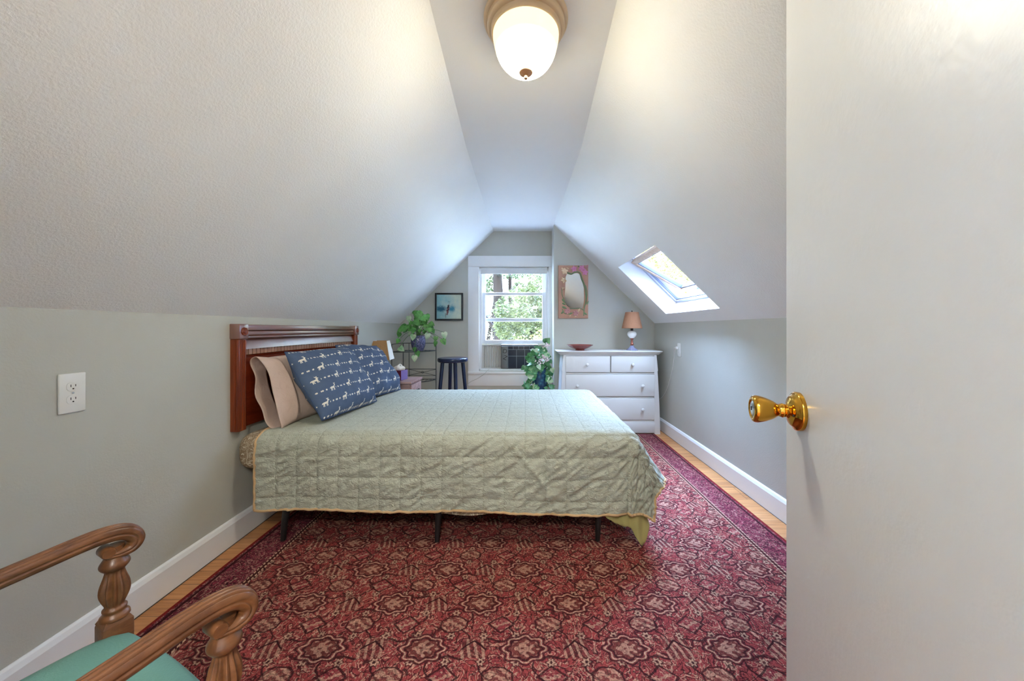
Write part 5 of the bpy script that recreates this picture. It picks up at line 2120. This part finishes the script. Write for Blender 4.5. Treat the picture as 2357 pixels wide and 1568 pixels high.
def seatp(i, j, top=True):
    u, v = 2 * i / (n1 - 1) - 1, 2 * j / (n2 - 1) - 1
    x = u * lerp(0.205, 0.232, (v + 1) / 2)
    y = lerp(-0.46, 0.022, (v + 1) / 2) + (0.012 * (1 - u * u) if v > 0.9 else 0)
    # rounded corners
    e = (abs(u) ** 5 + abs(v) ** 5)
    if e > 1:
        k = e ** (-1 / 5)
        x *= 0.35 + 0.65 * k if abs(u) > 0.6 else 1
        y = lerp(-0.219, y, 0.25 + 0.75 * k)
    dome_ = (1 - abs(u) ** 4) * (1 - abs(v) ** 4)
    z = 0.425 + 0.050 * max(0, dome_) ** 0.45
    return MCH @ Vector((x, y, z))


me = gridmesh('seat', lambda i, j: seatp(i, j), n1, n2)
b_ = NB()
b_.from_mesh(me)
bpy.data.meshes.remove(me)
ge = bmesh.ops.extrude_edge_only(b_, edges=[e for e in b_.edges if e.is_boundary])
for v in [g_ for g_ in ge['geom'] if isinstance(g_, bmesh.types.BMVert)]: v.co.z = 0.385
obj('seat', b_, M['teal'], t, ang=60)
bm = NB()
box(bm, -0.215, -0.455, 0.315, 0.215, 0.012, 0.392, 0.006, 2, MCH)
obj('seat_rail', bm, M['chairwood'], t)


def fluted(prof_, x, y, z0, tilt=0.0, nfl=12):
    """turned and reeded support; prof_: (radius, height, flute depth)"""
    b_ = NB()
    n_ = 96
    rings_ = []
    for r_, h_, fl in prof_:
        rings_.append([b_.verts.new(MCH @ Vector((x + (r_ * (1 - fl * (0.5 + 0.5 * math.cos(nfl * 2 * PI * k / n_)))) * math.cos(2 * PI * k / n_),
                                                 y + (r_ * (1 - fl * (0.5 + 0.5 * math.cos(nfl * 2 * PI * k / n_)))) * math.sin(2 * PI * k / n_) + tilt * h_, z0 + h_))) for k in range(n_)])
    for A, B in zip(rings_, rings_[1:]):
        for k in range(n_):
            b_.faces.new((A[k], A[(k + 1) % n_], B[(k + 1) % n_], B[k]))
    b_.faces.new(rings_[0][::-1]); b_.faces.new(rings_[-1])
    return b_


for sx in (-1, 1):
    x = sx * HW
    # support under the arm: square block, ring, fluted vase, collar
    pr_ = smoothp([(0.0235, 0.050, 0), (0.0225, 0.056, 0), (0.0175, 0.062, 0), (0.0185, 0.067, 0), (0.0185, 0.071, 0), (0.0150, 0.076, 0.05), (0.0195, 0.088, 0.16), (0.0235, 0.103, 0.20), (0.0225, 0.120, 0.20),
                   (0.0175, 0.138, 0.18), (0.0150, 0.150, 0.10), (0.0185, 0.155, 0), (0.0225, 0.161, 0), (0.0232, 0.166, 0), (0.0215, 0.171, 0), (0.0165, 0.180, 0), (0.0140, 0.190, 0), (0.0150, 0.205, 0)], 3)
    bm = fluted(pr_, x, 0.0, 0.425)
    box(bm, x - 0.024, -0.024, 0.315, x + 0.024, 0.024, 0.468, 0.006, 2, MCH)
    lathe(bm, [(0.0320, 0.0), (0.026, 0.008), (0.022, 0.011)], MCH @ Matrix.Translation((x, 0, 0.466)) @ Matrix.Rotation(R(45), 4, 'Z'), 4)
    obj('arm_support', bm, M['chairwood'], t)
    # arm: reeded top, scrolled over at the front
    path = smoothp([(-0.50, 0.632), (-0.40, 0.628), (-0.25, 0.634), (-0.12, 0.648), (-0.045, 0.657), (-0.005, 0.657), (0.020, 0.648), (0.031, 0.630), (0.024, 0.615), (0.006, 0.611), (-0.012, 0.614)], 6)
    bm = NB()
    sec = []
    for k in range(120):
        a = 2 * PI * k / 120
        cx, cy = math.cos(a), math.sin(a)
        w_ = 0.0185 * math.copysign(abs(cx) ** 0.75, cx)
        h_ = 0.0160 * math.copysign(abs(cy) ** 0.75, cy)
        if cy > 0:
            for g_ in (-0.0125, -0.0045, 0.0045, 0.0125): h_ -= 0.0042 * math.exp(-((w_ - g_) / 0.0013) ** 2)
        if abs(cx) > 0.5: w_ -= math.copysign(0.0026 * math.exp(-((h_ + 0.001) / 0.0018) ** 2), cx)
        sec.append((w_, h_))
    rings_ = []
    for i, p in enumerate(path):
        q0, q1 = path[max(i - 1, 0)], path[min(i + 1, len(path) - 1)]
        ty_, tz_ = q1[0] - q0[0], q1[1] - q0[1]
        l_ = math.hypot(ty_, tz_)
        ny_, nz_ = -tz_ / l_, ty_ / l_
        f = i / (len(path) - 1)
        sc = 1.0 if f < 0.6 else lerp(1.0, 0.55, (f - 0.6) / 0.4)
        sw = lerp(0.9, 1.12, min(1, f / 0.6)) if f < 0.75 else lerp(1.12, 0.85, (f - 0.75) / 0.25)
        rings_.append([bm.verts.new(MCH @ Vector((x + w_ * sw, p[0] + ny_ * h_ * sc, p[1] + nz_ * h_ * sc))) for w_, h_ in sec])
    for A, B in zip(rings_, rings_[1:]):
        for k in range(120):
            bm.faces.new((A[k], A[(k + 1) % 120], B[(k + 1) % 120], B[k]))
    bm.faces.new(rings_[0][::-1]); bm.faces.new(rings_[-1])
    obj('arm', bm, M['chairwood'], t, ang=75)
    # scroll under the arm end
    bm = NB()
    lathe(bm, [(0.010, -0.0165), (0.0115, -0.014), (0.0115, 0.014), (0.010, 0.0165)], MCH @ Matrix.Translation((x, -0.012, 0.622)) @ Matrix.Rotation(R(90), 4, 'Y'), 20)
    obj('arm_scroll', bm, M['chairwood'], t)
    # front leg, back leg with back post
    pr_ = smoothp([(0.014, RZ, 0), (0.018, 0.02, 0), (0.016, 0.035, 0), (0.020, 0.08, 0.1), (0.025, 0.18, 0.16), (0.024, 0.25, 0.14), (0.016, 0.272, 0), (0.024, 0.282, 0), (0.024, 0.292, 0), (0.017, 0.300, 0), (0.022, 0.318, 0)], 3)
    obj('front_leg', fluted(pr_, x * 0.97, -0.002, 0.0), M['chairwood'], t)
    bm = NB()
    xb = sx * 0.195
    pb = [(-0.53, RZ), (-0.475, 0.20), (-0.452, 0.40), (-0.472, 0.60), (-0.520, 0.82), (-0.575, 1.00)]
    pb = smoothp(pb, 5)
    tube(bm, [MCH @ Vector((xb, q[0], q[1])) for q in pb], [0.021] * len(pb), 12)
    obj('back_post', bm, M['chairwood'], t)
bm = NB()
tube(bm, [MCH @ Vector((-0.195 + 0.39 * k / 12, -0.575 - 0.02 * math.sin(PI * k / 12), 0.99 + 0.045 * math.sin(PI * k / 12))) for k in range(13)], 0.024, 12)
obj('back_rail', bm, M['chairwood'], t)
bm = NB()
tube(bm, [MCH @ Vector((-0.195, -0.470, 0.56)), MCH @ Vector((0.195, -0.470, 0.56))], 0.018, 12)
obj('back_rail', bm, M['chairwood'], t)


def bkp(i, j):
    u, f = 2 * i / 16 - 1, j / 16
    b = (1 - abs(u) ** 4) * (1 - abs(2 * f - 1) ** 4)
    yy_ = lerp(-0.466, -0.572, f)
    return MCH @ Vector((u * 0.180, yy_ + 0.030 * max(0, b) ** 0.5, lerp(0.575, 0.985, f)))


me = gridmesh('back_cushion', bkp, 17, 17)
bk = obj('back_cushion', me, M['teal'], t, ang=180)
sd = bk.modifiers.new('thickness', 'SOLIDIFY')
sd.thickness = 0.02
